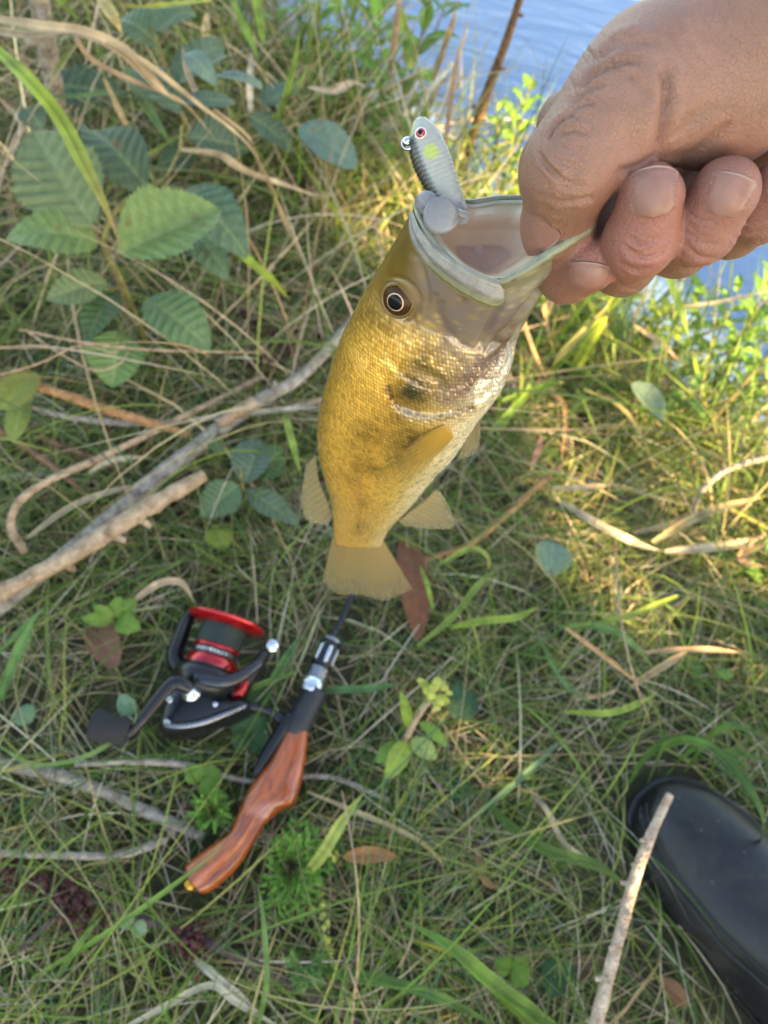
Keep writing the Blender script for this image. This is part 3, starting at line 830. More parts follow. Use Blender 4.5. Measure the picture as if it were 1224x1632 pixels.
# ================================================================== the angler's right hand
def surface_nets(D, o, h):
    """isosurface D = 0 of a grid with origin o and step h -> vertices, quads"""
    nx, ny, nz = D.shape
    S = D < 0
    c = np.zeros((nx - 1, ny - 1, nz - 1), np.int8)
    for a in (0, 1):
        for b in (0, 1):
            for e in (0, 1): c += S[a:nx - 1 + a, b:ny - 1 + b, e:nz - 1 + e]
    act = (c > 0) & (c < 8)
    I = np.argwhere(act); idm = np.full(act.shape, -1, np.int32); idm[act] = np.arange(len(I))
    acc = np.zeros((len(I), 3)); cnt = np.zeros(len(I))
    corners = [(a, b, e) for a in (0, 1) for b in (0, 1) for e in (0, 1)]
    for p in corners:
        for ax in range(3):
            if p[ax] == 1: continue
            q = list(p); q[ax] = 1; q = tuple(q)
            d0 = D[I[:, 0] + p[0], I[:, 1] + p[1], I[:, 2] + p[2]]; d1 = D[I[:, 0] + q[0], I[:, 1] + q[1], I[:, 2] + q[2]]
            m = (d0 < 0) != (d1 < 0)
            t = np.where(m, d0 / (d0 - d1 + 1e-20), 0)
            pos = np.array(p, float)[None] * np.ones((len(I), 1)); pos[:, ax] += t
            acc[m] += pos[m]; cnt[m] += 1
    V = (I + acc / cnt[:, None]) * h + o
    Q = []
    for ax in range(3):
        b, e = [(1, 2), (2, 0), (0, 1)][ax]
        sl0 = [slice(None)] * 3; sl1 = [slice(None)] * 3
        sl0[ax] = slice(0, -1); sl1[ax] = slice(1, None)
        A, B = S[tuple(sl0)], S[tuple(sl1)]
        m = A != B
        m_ = m.copy()
        for x in (b, e):
            s = [slice(None)] * 3; s[x] = 0; m_[tuple(s)] = False
            s[x] = -1; m_[tuple(s)] = False
        J = np.argwhere(m_)
        if len(J) == 0: continue
        flip = A[tuple(J.T)]
        def idx(db, de):
            K = J.copy(); K[:, b] -= db; K[:, e] -= de
            return idm[K[:, 0], K[:, 1], K[:, 2]]
        q = np.stack([idx(0, 0), idx(1, 0), idx(1, 1), idx(0, 1)], 1)
        q = np.where(flip[:, None], q, q[:, ::-1])
        Q.append(q)
    Q = np.vstack(Q); Q = Q[(Q >= 0).all(1)]
    return V, Q

def camp(u, v, d): return np.array([(u - 612.0) / FPX * d, -(v - 816.0) / FPX * d, -d])

HJ = {  # joints: pixel u, v, axial distance, radius
 'T0': (1310, 0, .200, .0265), 'T1': (1034, 139, .2045, .0174), 'T1b': (968, 200, .2045, .0140), 'T2': (905, 268, .2060, .0118), 'T3': (889, 358, .2245, .0098), 'T4': (885, 376, .229, .0088),
 'W0': (1330, -10, .218, .034), 'W1': (1700, -60, .240, .036),
 'N1': (1152, 134, .2085, .0208),
 'I0': (1000, 165, .250, .0130), 'I1': (914, 200, .2440, .0106), 'I2': (905, 434, .2400, .0090), 'I3': (941, 423, .2255, .0082),
 'M0': (1085, 205, .256, .0135), 'M1': (992, 418, .2380, .0097), 'M2': (1021, 382, .2130, .0095), 'M3': (1038, 312, .2020, .0086),
 'R0': (1180, 215, .258, .0135), 'R1': (1082, 388, .2350, .0096), 'R2': (1116, 364, .2130, .0093), 'R3': (1157, 305, .2020, .0089),
 'X0': (1000, 250, .2500, .0125), 'X1': (962, 372, .2460, .0105),
 'L0': (1265, 225, .256, .0125), 'L1': (1168, 362, .2330, .0086), 'L2': (1208, 338, .2180, .0080), 'L3': (1245, 295, .2080, .0075)}
HC = [('T0', 'T1'), ('T0', 'N1'), ('N1', 'T1'), ('T1', 'T1b'), ('T1b', 'T2'), ('T2', 'T3'), ('T3', 'T4'), ('W0', 'W1'), ('T0', 'W0'),
      ('W0', 'I0'), ('W0', 'M0'), ('W0', 'R0'), ('W0', 'L0'), ('I0', 'M0'), ('M0', 'R0'), ('R0', 'L0'), ('X0', 'X1'),
      ('I0', 'I1'), ('I1', 'I2'), ('I2', 'I3'), ('M0', 'M1'), ('M1', 'M2'), ('M2', 'M3'), ('R0', 'R1'), ('R1', 'R2'), ('R2', 'R3'), ('L0', 'L1'), ('L1', 'L2'), ('L2', 'L3')]
HB = {'palm': .007, 'fing': .0022}
h_ = .00068
lo = np.array([.0355, .058, -.292]); hi = np.array([.232, .205, -.160])
sh = np.ceil((hi - lo) / h_).astype(int)
gx = lo[0] + np.arange(sh[0]) * h_; gy = lo[1] + np.arange(sh[1]) * h_; gz = lo[2] + np.arange(sh[2]) * h_
HD = np.full(sh, .05, np.float32)
def smin(a, b, k):
    hq = np.clip(0.5 + 0.5 * (b - a) / k, 0, 1)
    return b + (a - b) * hq - k * hq * (1 - hq)
def add_cone(Hg, A, B, ra, rb, k):
    pad = max(ra, rb) + .012
    a0 = np.clip(((np.minimum(A, B) - pad - lo) / h_).astype(int), 0, sh - 1)
    a1 = np.clip(((np.maximum(A, B) + pad - lo) / h_).astype(int) + 1, 0, sh)
    if (a1 <= a0).any(): return
    s = tuple(slice(i, j) for i, j in zip(a0, a1))
    X = gx[s[0]][:, None, None].astype(np.float32) - A[0]; Y = gy[s[1]][None, :, None].astype(np.float32) - A[1]; Z = gz[s[2]][None, None, :].astype(np.float32) - A[2]
    E = B - A; L2 = E @ E
    t = np.clip((X * E[0] + Y * E[1] + Z * E[2]) / L2, 0, 1)
    d = np.sqrt((X - t * E[0]) ** 2 + (Y - t * E[1]) ** 2 + (Z - t * E[2]) ** 2) - (ra + (rb - ra) * t)
    Hg[s] = smin(Hg[s], d, k)
# each digit is grown on its own grid pass so that neighbours touch without melting together
groups = {'T': .007, 'W': .010, 'I': .005, 'M': .005, 'R': .005, 'L': .005}
for gname, kk_ in groups.items():
    D1 = np.full(sh, .05, np.float32)
    for a, b in HC:
        ga = b[0] if a[0] in 'WN' and b[0] in 'IMRL' and False else a[0]
        if a == 'X0' or a in ('W0', 'I0', 'M0', 'R0') and b in ('I0', 'M0', 'R0', 'L0'): ga = 'W'
        if (a, b) in (('T0', 'N1'), ('N1', 'T1'), ('T0', 'W0')): ga = 'T'
        if ga != gname: continue
        A, B = camp(*HJ[a][:3]), camp(*HJ[b][:3])
        add_cone(D1, A, B, HJ[a][3], HJ[b][3], kk_)
    kj = .0012 if gname in 'IMRL' else (.006 if gname == 'W' else .0012)
    HD = smin(HD, D1, kj)
HV, HQ = surface_nets(HD, lo, h_)
# light relaxation of the grid stair-steps
def relax(V, Q, it, lam=.5):
    e = np.vstack([Q[:, [0, 1]], Q[:, [1, 2]], Q[:, [2, 3]], Q[:, [3, 0]]])
    for _ in range(it):
        acc = np.zeros_like(V); c = np.zeros(len(V))
        for k in (0, 1, 2): acc[:, k] = np.bincount(e[:, 0], V[e[:, 1], k], len(V)) + np.bincount(e[:, 1], V[e[:, 0], k], len(V))
        c = np.bincount(e[:, 0], minlength=len(V)) + np.bincount(e[:, 1], minlength=len(V))
        V = V + lam * (acc / np.maximum(c, 1)[:, None] - V)
    return V
def vnormals(V, Q):
    n = np.cross(V[Q[:, 2]] - V[Q[:, 0]], V[Q[:, 3]] - V[Q[:, 1]])
    out = np.zeros_like(V)
    for k in range(4):
        for c in range(3): out[:, c] += np.bincount(Q[:, k], n[:, c], len(V))
    return nrm(out)
# keep the one connected body
_e = np.vstack([HQ[:, [0, 1]], HQ[:, [1, 2]], HQ[:, [2, 3]]]); _l = np.arange(len(HV))
for _ in range(400):
    m_ = np.minimum(_l[_e[:, 0]], _l[_e[:, 1]]); n_ = _l.copy()
    np.minimum.at(n_, _e[:, 0], m_); np.minimum.at(n_, _e[:, 1], m_); n_ = n_[n_]
    if (n_ == _l).all(): break
    _l = n_
_big = np.bincount(_l).argmax(); _k = _l == _big; _map = np.cumsum(_k) - 1
HQ = _map[HQ[_k[HQ].all(1)]]; HV = HV[_k]
HV = relax(HV, HQ, 6)
HV = HV @ ROT.T + CAM
hn = vnormals(HV, HQ)
cen_ = (P(1100, 120, .21))
if np.mean(np.sum(hn * (CAM - HV), 1)[PX(HV)[2] < .2]) < 0: hn = -hn; HQ = HQ[:, ::-1]
hu, hv_, hd = PX(HV)
vis = np.sum(hn * nrm(CAM - HV), 1) > 0.05
def zb(pts): return [(800 + .3464 * x, .3465 * y) for x, y in pts]
def crease(line, dep, w, dmax=.236, puff=.4):
    global HV
    line = crom(line, 24)
    d, s, t = pdist(hu, hv_, line)
    e = np.clip(np.minimum(t / .2, (1 - t) / .2), 0, 1) ** .7
    m = vis & (hd < dmax)
    f = (-dep * np.exp(-(d / w) ** 2) + dep * puff * np.exp(-((d - 2.6 * w) / (1.6 * w)) ** 2)) * e
    HV = HV + hn * (np.where(m, f, 0))[:, None]
for ln, dp, w in [
    (zb([(168, 690), (190, 740), (235, 790), (290, 835)]), .0005, 4), (zb([(330, 925), (380, 915), (420, 900)]), .0005, 4),
    (zb([(120, 985), (180, 1010), (215, 1060), (210, 1110)]), .0004, 4), (zb([(230, 940), (300, 930), (350, 935)]), .0003, 5),
    (zb([(350, 420), (440, 335), (560, 285), (640, 290)]), .0007, 6), (zb([(320, 490), (400, 420), (480, 380)]), .0005, 5),
    (zb([(300, 545), (370, 490), (430, 470)]), .0005, 5), (zb([(265, 570), (320, 540), (370, 560)]), .0004, 4), (zb([(480, 210), (560, 170), (650, 150)]), .0004, 6),
    (zb([(420, 290), (520, 220), (640, 190), (720, 200)]), .0005, 7), (zb([(250, 620), (330, 600), (400, 620)]), .0004, 5), (zb([(215, 640), (240, 590), (300, 545)]), .0006, 4),
    (zb([(745, 290), (755, 420), (735, 560), (715, 680), (690, 735)]), .0008, 9), (zb([(530, 785), (620, 770), (710, 715)]), .0006, 6),
    (zb([(560, 330), (640, 400), (700, 480)]), .0003, 8), (zb([(800, 740), (880, 700), (960, 640), (1060, 560)]), .0005, 9), (zb([(760, 640), (860, 560), (960, 470)]), .0003, 10),
    (zb([(560, 1125), (600, 1165), (660, 1185), (720, 1170), (755, 1130)]), .00045, 4), (zb([(575, 1090), (640, 1120), (710, 1105)]), .0003, 4), (zb([(520, 1200), (600, 1240), (690, 1230)]), .0004, 6),
    (zb([(850, 1130), (910, 1180), (990, 1190), (1040, 1160)]), .00045, 4), (zb([(870, 1090), (930, 1120), (1010, 1120)]), .0003, 4), (zb([(790, 1200), (860, 1235), (950, 1230)]), .0004, 6),
    (zb([(1060, 1080), (1110, 1110), (1180, 1090)]), .0004, 4), (zb([(1090, 1050), (1140, 1070), (1200, 1050)]), .0003, 4)]:
    crease(ln, dp * (1.8 if np.mean([q_[1] for q_ in ln]) < 330 else 1.2), w * .85)
# fine transverse folds over the joints
rgh = np.random.default_rng(12)
def folds(c, ax, wid, n, sp, dp):
    ax = np.array(ax, float); ax /= np.hypot(*ax); pe = np.array([-ax[1], ax[0]]); c = np.array(c, float)
    for i in range(n):
        o = c + ax * (i - (n - 1) / 2) * sp + rgh.normal(0, 1.5, 2); w_ = wid * rgh.uniform(.55, 1.0); b_ = rgh.normal(0, 3) + 5
        sh_ = rgh.normal(0, .15) * wid
        crease([o + pe * (sh_ - w_ / 2), o + pe * sh_ + ax * b_, o + pe * (sh_ + w_ / 2)], dp * rgh.uniform(.5, 1.2), rgh.uniform(2.0, 3.4))
folds((905, 262), (-.45, 1), 78, 8, 8, .00030)       # thumb joint
folds((965, 130), (-.8, .9), 120, 10, 9, .00028)      # thumb knuckle
folds((1022, 392), (-.1, 1), 62, 6, 6.5, .00026); folds((1118, 362), (-.5, 1), 62, 6, 6.5, .00026); folds((1195, 352), (-.6, 1), 44, 4, 6, .00024)
folds((1010, 440), (-.3, 1), 60, 4, 8, .00026); folds((1085, 405), (-.5, 1), 50, 4, 8, .00024)
folds((1120, 90), (-.9, .6), 170, 9, 22, .00022); folds((890, 330), (-.1, 1), 70, 5, 11, .00022); folds((1060, 200), (.5, 1), 90, 6, 12, .00020)
# veins / tendons and unevenness of the back of the thumb
hn = vnormals(HV, HQ); hn *= np.sign(np.mean(np.sum(hn * (CAM - HV), 1)[vis]))
lum = np.array([mnoise.noise(Vector(p * 95)) for p in HV[::1]]) if len(HV) < 600000 else np.zeros(len(HV))
HV = HV + hn * (lum * .00045)[:, None]
hu, hv_, hd = PX(HV)
tips = [camp(*HJ[k][:3]) for k in ('T4', 'I3', 'M3', 'R3', 'L3')]
tipd = np.min([np.linalg.norm((HV - CAM) @ ROT - t, axis=1) for t in tips], 0)
pink = np.exp(-(tipd / .013) ** 2)
Cs = np.array([.228, .117, .076]) * np.ones((len(HV), 1))
Cs = Cs * (1 - pink[:, None] * .75) + np.array([.31, .112, .087]) * pink[:, None] * .75
for (k, r, c, w) in [('M2', .011, (0.340, 0.118, 0.093), .55), ('R2', .010, (0.313, 0.124, 0.093), .45), ('T1', .016, (0.320, 0.161, 0.118), .5), ('T2', .010, (0.306, 0.149, 0.105), .3)]:
    dd_ = np.linalg.norm((HV - CAM) @ ROT - camp(*HJ[k][:3]), axis=1) - HJ[k][3]
    m = np.exp(-(np.maximum(dd_, 0) / r) ** 2) * np.exp(-(np.linalg.norm((HV - CAM) @ ROT - camp(*HJ[k][:3]), axis=1) / (r + HJ[k][3])) ** 4) * w
    Cs = Cs * (1 - m[:, None]) + np.array(c) * m[:, None]
def skin_mat():
    m, nt, b = new_mat('skin'); L = nt.links.new
    a = N(nt, 'ShaderNodeAttribute', attribute_name='Col'); tc = N(nt, 'ShaderNodeTexCoord')
    n1 = N(nt, 'ShaderNodeTexNoise', Scale=110.0, Detail=6.0, Roughness=.65); L(tc.outputs['Object'], n1.inputs['Vector'])
    mr = N(nt, 'ShaderNodeMapRange'); mr.inputs[1].default_value = .3; mr.inputs[2].default_value = .7; mr.inputs[3].default_value = .86; mr.inputs[4].default_value = 1.14; L(n1.outputs['Fac'], mr.inputs[0])
    sc = N(nt, 'ShaderNodeVectorMath', operation='SCALE'); L(a.outputs['Color'], sc.inputs[0]); L(mr.outputs[0], sc.inputs['Scale']); L(sc.outputs[0], b.inputs['Base Color'])
    v1 = N(nt, 'ShaderNodeTexVoronoi', Scale=760.0, feature='DISTANCE_TO_EDGE'); L(tc.outputs['Object'], v1.inputs['Vector'])
    v2 = N(nt, 'ShaderNodeTexNoise', Scale=900.0, Detail=6.0, Roughness=.7); L(tc.outputs['Object'], v2.inputs['Vector'])
    w = N(nt, 'ShaderNodeTexWave', Scale=190.0, Distortion=9.0, Detail=4.0); w.inputs['Detail Scale'].default_value = 1.6; L(tc.outputs['Object'], w.inputs['Vector'])
    vm1 = N(nt, 'ShaderNodeMapRange'); vm1.inputs[1].default_value = 0; vm1.inputs[2].default_value = .12; vm1.inputs[3].default_value = 0; vm1.inputs[4].default_value = .55; L(v1.outputs['Distance'], vm1.inputs[0])
    a1 = N(nt, 'ShaderNodeMath', operation='MULTIPLY_ADD'); a1.inputs[1].default_value = .9; L(v2.outputs['Fac'], a1.inputs[0]); L(vm1.outputs[0], a1.inputs[2])
    a2 = N(nt, 'ShaderNodeMath', operation='MULTIPLY_ADD'); a2.inputs[1].default_value = .25; L(w.outputs['Fac'], a2.inputs[0]); L(a1.outputs[0], a2.inputs[2])
    bp = N(nt, 'ShaderNodeBump', Strength=.7, Distance=.00030); L(a2.outputs[0], bp.inputs['Height']); L(bp.outputs[0], b.inputs['Normal'])
    mr3 = N(nt, 'ShaderNodeMapRange'); mr3.inputs[3].default_value = .36; mr3.inputs[4].default_value = .58; L(v2.outputs['Fac'], mr3.inputs[0]); L(mr3.outputs[0], b.inputs['Roughness'])
    b.inputs['Specular IOR Level'].default_value = .42
    b.inputs['Subsurface Weight'].default_value = .28; b.inputs['Subsurface Radius'].default_value = (1, .32, .18); b.inputs['Subsurface Scale'].default_value = .0035
    return m
M_skin = skin_mat()
M_nail = plain('nail', (.255, .120, .090), .42, spec=.4, coat=.06, var=.12, vscale=260, bump=.1, bscale=700, sss=.15)
M_nailw = plain('nail_edge', (.33, .21, .155), .35, spec=.5, var=.15, vscale=500)
hand_base = HV[HV[:, 2].argmin()]
person = link('person', raw_mesh('person', HV - hand_base, HQ, col=Cs), loc=hand_base); person.data.materials.append(M_skin)
tag(person, 'bare hand gripping the bass by its lower jaw, thumb inside the mouth', 'person')
def nail(uc, vc, tip_px, w, l, dmax=.235, side=None, curl=1.0):
    m = (vis & (hd < dmax))
    _r = np.hypot(hu - uc, hv_ - vc); cost = np.where(m & (_r < 7), hd + _r * 1e-5, 9) if (m & (_r < 7)).any() else np.where(m, _r, 1e9); i = cost.argmin(); c = HV[i]; n = hn[i]
    nb = np.linalg.norm(HV - c, axis=1) < .0025; n = nrm(hn[nb].mean(0))
    if side is not None: n = nrm(n + np.asarray(side))
    q = P(uc + tip_px[0], vc + tip_px[1], hd[i]); t = q - c; t = nrm(t - (t @ n) * n); s = np.cross(n, t)
    loc = HV - c; near_ = np.linalg.norm(loc, axis=1) < .016
    Lx, Ly, Lz = (loc[near_] @ s), (loc[near_] @ t), (loc[near_] @ n)
    ok = Lz > -.006; Lx, Ly, Lz = Lx[ok], Ly[ok], Lz[ok]
    nu, nv = 25, 27; rows = []
    for b_ in range(nv):
        y = -1 + 2 * b_ / (nv - 1)
        wid = 1.0 if y > -.1 else math.sqrt(max(0.0, 1 - ((y + .1) / .9) ** 2)) ** .8
        if y > .8: wid *= math.sqrt(max(0, 1 - ((y - .8) / .2) ** 2 * .35))
        for a_ in range(nu):
            x = -1 + 2 * a_ / (nu - 1)
            yy = y * l / 2 - (x * x) * .0009 * max(0, y)
            rows.append((x * wid * w / 2, yy, y, abs(x)))
    pts = []
    for x, y, yn, xa in rows:
        wgt = np.exp(-((Lx - x) ** 2 + (Ly - y) ** 2) / (2 * .0009 ** 2)) + 1e-12
        z = (wgt * Lz).sum() / wgt.sum()
        flat = -(x ** 2) / (2 * w * .62) * curl
        e = .00036 * (1 - xa ** 6) - .00012
        if yn > .75: e += .00016
        if yn < -.9: e -= .00012
        pts.append(c + s * x + t * y + n * (z * .72 + flat * .28 + e))
    pts = np.array(pts); bot = pts - n * .0006
    g = grid_faces(nv, nu)
    loop = list(range(nu)) + [k * nu + nu - 1 for k in range(1, nv)] + [(nv - 1) * nu + k for k in range(nu - 2, -1, -1)] + [k * nu for k in range(nv - 2, 0, -1)]
    ed = np.array([[a, b_, b_ + nu * nv, a + nu * nv] for a, b_ in zip(loop, loop[1:] + loop[:1])])
    yn = np.array([r[2] for r in rows]); fm = (yn[g].mean(1) > .90).astype(int)
    V = np.vstack([pts, bot]); F = [g, g[:, ::-1] + nu * nv, ed]
    fmat = np.concatenate([fm, fm, np.zeros(len(ed), int)])
    o = link('fingernail', raw_mesh('fingernail', V - hand_base, F, fm=fmat), person)
    o.data.materials.append(M_nail); o.data.materials.append(M_nailw)
nail(1041, 310, (4, -40), .0122, .0128)
nail(1159, 318, (16, -38), .0122, .0110)
nail(936, 446, (6, -30), .0118, .0085)
nail(852, 374, (4, 40), .0100, .0110, side=nrm(P(700, 372, .222) - P(852, 374, .222)) * .8)

# cuff of the sleeve, out of frame
cf = [CAM + ROT @ camp(*q_) for q_ in ((1600, -52, .234), (1720, -60, .241), (2000, 60, .262), (2350, 400, .30))]
V, F = tube(cf, [.040, .044, .050, .058], 40, n=60, cap=False, lump=.03, seed=5)
Vi, Fi = tube(cf, [.0375, .0415, .0475, .0555], 40, n=60, cap=False)
V, F = merge((V, F), (Vi, [f[:, ::-1] for f in Fi]))
o = link('sleeve', raw_mesh('sleeve', V - hand_base, F), person); o.data.materials.append(plain('dark_fleece', (.035, .04, .05), .9, var=.3, vscale=60, bump=.5, bscale=300))
# ================================================================== rod with gunstock handle
def mpp(u, v, z=0.0): return PX(G(u, v, z)[None])[2][0] / FPX
def ZB(x, y): return (120 + .3922 * x, 920 + .3922 * y)
def wood_mat():
    m, nt, b = new_mat('varnished_wood'); L = nt.links.new
    s = N(nt, 'ShaderNodeAttribute', attribute_name='suv')
    mp = N(nt, 'ShaderNodeMapping'); mp.inputs['Scale'].default_value = (22, 75, 75); L(s.outputs['Vector'], mp.inputs['Vector'])
    w = N(nt, 'ShaderNodeTexNoise', Scale=1.6, Detail=7.0, Roughness=.62, Distortion=1.6); L(mp.outputs[0], w.inputs['Vector'])
    cr = N(nt, 'ShaderNodeValToRGB'); e = cr.color_ramp.elements
    e[0].position = .22; e[0].color = (.13, .022, .004, 1); e[1].position = .70; e[1].color = (.50, .115, .009, 1)
    k = e.new(.47); k.color = (.31, .056, .006, 1); k = e.new(.42); k.color = (.23, .040, .005, 1)
    L(w.outputs['Fac'], cr.inputs[0]); L(cr.outputs[0], b.inputs['Base Color'])
    b.inputs['Roughness'].default_value = .38; b.inputs['Coat Weight'].default_value = .9; b.inputs['Coat Roughness'].default_value = .07
    bp = N(nt, 'ShaderNodeBump', Strength=.06, Distance=.001); L(w.outputs['Fac'], bp.inputs['Height']); L(bp.outputs[0], b.inputs['Normal'])
    return m
M_wood = wood_mat()
M_blk = plain('black_metal', (.008, .008, .010), .30, spec=.38, coat=0.0, var=.25, vscale=90)
M_blkm = plain('black_matte', (.016, .016, .018), .55, var=.3, vscale=120, bump=.1, bscale=500)
M_gun = plain('gunmetal', (.20, .21, .23), .28, metal=.9, var=.15, vscale=150)
M_sil = plain('bright_steel', (.62, .63, .66), .2, metal=1.0, var=.12, vscale=200)
M_red = plain('red_anodised', (.38, .006, .010), .22, metal=.55, coat=.5, var=.15, vscale=150)
M_eva = plain('eva_foam', (.011, .011, .012), .85, var=.3, vscale=400, bump=.3, bscale=900)
M_line = plain('braided_line', (.020, .034, .026), .55, var=.3, vscale=800, bump=.5, bscale=1200)
rod = Thing('fishing_rod', G(318, 1410, .012), 'short fishing rod with glossy orange wooden gunstock handle lying on the grass', 'fishing rod')
ZR = .036
pairs = [((457, 1160), (492, 1158)), ((447, 1181), (490, 1182)), ((434, 1207), (487, 1212)), ((419, 1228), (483, 1237)), ((404, 1247), (477, 1260)),
         ((391, 1268), (469, 1283)), ((383, 1288), (447, 1294)), ((375, 1305), (423, 1314)), ((365, 1327), (408, 1338)),
         ((344, 1343), (396, 1359)), ((315, 1364), (374, 1389)), ((297, 1379), (346, 1414)), ((293, 1389), (325, 1431))]
pr = crom([[*a, *b, h] for (a, b), h in zip(pairs, [.017, .019, .021, .022, .022, .022, .021, .0195, .020, .023, .026, .027, .026])], 110)
NSW = 48; V = []; SU = []
for i, (lu, lv, ru_, rv_, th_) in enumerate(pr):
    t = i / 109
    zc = ZR - .008 * t
    A, B = G(lu, lv, zc), G(ru_, rv_, zc); c = (A + B) / 2; e = (B - A) / 2
    if t > .94: e = e * (1 - ((t - .94) / .06) ** 2 * .25)
    for k in range(NSW):
        a = 2 * math.pi * k / NSW; ca, sa = math.cos(a), math.sin(a)
        x = math.copysign(abs(ca) ** .58, ca); y = math.copysign(abs(sa) ** .85, sa)
        hgt = th_ / 2
        r = 1.0
        # carved ridge from the grip to the butt, and swell of the grip
        ridge = .0028 * math.exp(-((x - (.10 - .35 * (t - .6))) / .16) ** 2) * float(sm(np.array(t), .5, .62)) if sa > 0 else 0
        cut = -.0022 * math.exp(-((x - (.52 - .45 * (t - .6))) / .20) ** 2) * float(sm(np.array(t), .48, .6)) if sa > 0 else 0
        swell = .0030 * math.exp(-((t - .38) / .07) ** 2) * max(0, sa) * (.5 + .5 * x) - .0024 * math.exp(-((t - .52) / .06) ** 2) * max(0, sa)
        V.append(c + e * x + np.array([0, 0, hgt * y + ridge + cut + swell]))
        SU.append((t * .14, x * .02, y * .02))
V = np.array(V); n0 = len(V)
V = np.vstack([V, V[:NSW].mean(0), V[n0 - NSW:n0].mean(0)]); SU += [(0, 0, 0), (.14, 0, 0)]
k = np.arange(NSW); k2 = (k + 1) % NSW
F = [grid_faces(110, NSW, False, True), np.vstack([np.stack([np.full(NSW, n0), k2, k], 1), np.stack([np.full(NSW, n0 + 1), n0 - NSW + k, n0 - NSW + k2], 1)])]
stock = rod.part('gunstock_handle', V, F, M_wood, uv=np.array(SU))
bz = ZR - .010
V, F = lathe(G(303, 1410, bz), G(296, 1414, bz) - G(330, 1385, bz), [(-.004, 0), (-.004, .0042), (.001, .0046), (.0030, .0040), (.0038, .002), (.0039, 0)], 24)
rod.part('butt_cap', V, F, plain('brass', (.62, .33, .05), .25, metal=.8, var=.15), parent=stock)
# reel seat: black trigger body with the long tongue beside the wood
def sweep(pxs, z, rpx, **kw):
    pts = [G(u, v, z if np.isscalar(z) else z[i]) for i, (u, v) in enumerate(pxs)]
    return tube(pts, [r * mpp(*pxs[i], ZR) for i, r in enumerate(rpx)] if not np.isscalar(rpx) else rpx * mpp(*pxs[0], ZR), **kw)
V, F = sweep([(503, 1100), (492, 1122), (480, 1145), (470, 1165), (455, 1190)], ZR + .0005, [20, 20.5, 21.5, 20, 8], ns=32, n=40)
seat = rod.part('reel_seat', V, F, M_blkm)
V, F = sweep([(462, 1140), (447, 1168), (430, 1197), (415, 1222), (406, 1236)], [ZR + .003, ZR + .003, ZR + .002, ZR + .001, ZR], [11, 12, 12, 9, 4], ns=20, n=30)
rod.part('seat_tongue', V, F, M_blk, parent=seat)
rax = nrm(G(570, 940, ZR + .004) - G(490, 1122, ZR))
cR = G(491, 1108, ZR); mp_ = mpp(500, 1090, ZR)
def along(u, v):   # distance along the rod axis of a pixel on it
    return (G(u, v, ZR) - cR) @ rax
def rl(name, prof, mat, parent=None, ns=36):
    V, F = lathe(cR, rax, [(a, r) for a, r in prof], ns); return rod.part(name, V, F, mat, parent)
q = mp_
a0 = along(493, 1103); 
rl('silver_ring', [(a0 - .001, .001), (a0 - .001, 20.5*q), (a0, 21.5*q), (a0 + 20*q, 21*q), (a0 + 21*q, 19*q), (a0 + 21*q, .001)], M_sil)
a1 = a0 + 21.5 * q
prof = [(a1, .001), (a1, 18*q)]
for i in range(4): prof += [(a1 + (5*i + 1)*q, 19.5*q), (a1 + (5*i + 3.5)*q, 19.5*q), (a1 + (5*i + 4.5)*q, 16.5*q)]
prof += [(a1 + 21*q, 16*q), (a1 + 21*q, .001)]
rl('locking_ring', prof, M_gun)
a2 = a1 + 21 * q
rl('foregrip', [(a2, .001), (a2, 17*q), (a2 + 3*q, 18.5*q), (a2 + 42*q, 17.5*q), (a2 + 46*q, 15*q), (a2 + 46*q, .001)], M_blk)
a3 = a2 + 46 * q
rl('front_collar', [(a3, .001), (a3, 17*q), (a3 + 2*q, 17.5*q), (a3 + 6*q, 16*q), (a3 + 9*q, 9*q), (a3 + 20*q, 6*q), (a3 + 22*q, .001)], M_gun)
sd = nrm(np.cross(rax, [0, 0, 1]))
for ang in (-.75, .25, 1.2, 2.4, 3.6, 4.6):
    dv_ = math.cos(ang) * np.array([0, 0, 1]) + math.sin(ang) * sd; dv_ = nrm(dv_ - (dv_ @ rax) * rax)
    V, F = tube([cR + rax * (a2 + 8*q) + dv_ * 17.4*q, cR + rax * (a2 + 36*q) + dv_ * 17.0*q], 3.2*q, 10, n=8, sq=(.5, 1.0), ref=dv_)
    rod.part('rib', V, F, M_sil)
b0 = cR + rax * (a3 + 12 * q)
V, F = tube([b0, b0 + rax * .12, b0 + rax * .30 + np.array([0, 0, .004]), b0 + rax * .62 + np.array([0, 0, .02])], [.0030, .0027, .0021, .0012], 14, n=50)
blank = rod.part('rod_blank', V, F, M_blk)
gu = b0 + rax * .17
V, F = tube([gu + .006 * (math.cos(t) * np.array([0, 0, 1]) + math.sin(t) * sd) + np.array([0, 0, .007]) for t in np.linspace(0, 2 * math.pi, 25)], .0007, 8, cap=False)
rod.part('line_guide', V, F, M_sil, parent=blank)

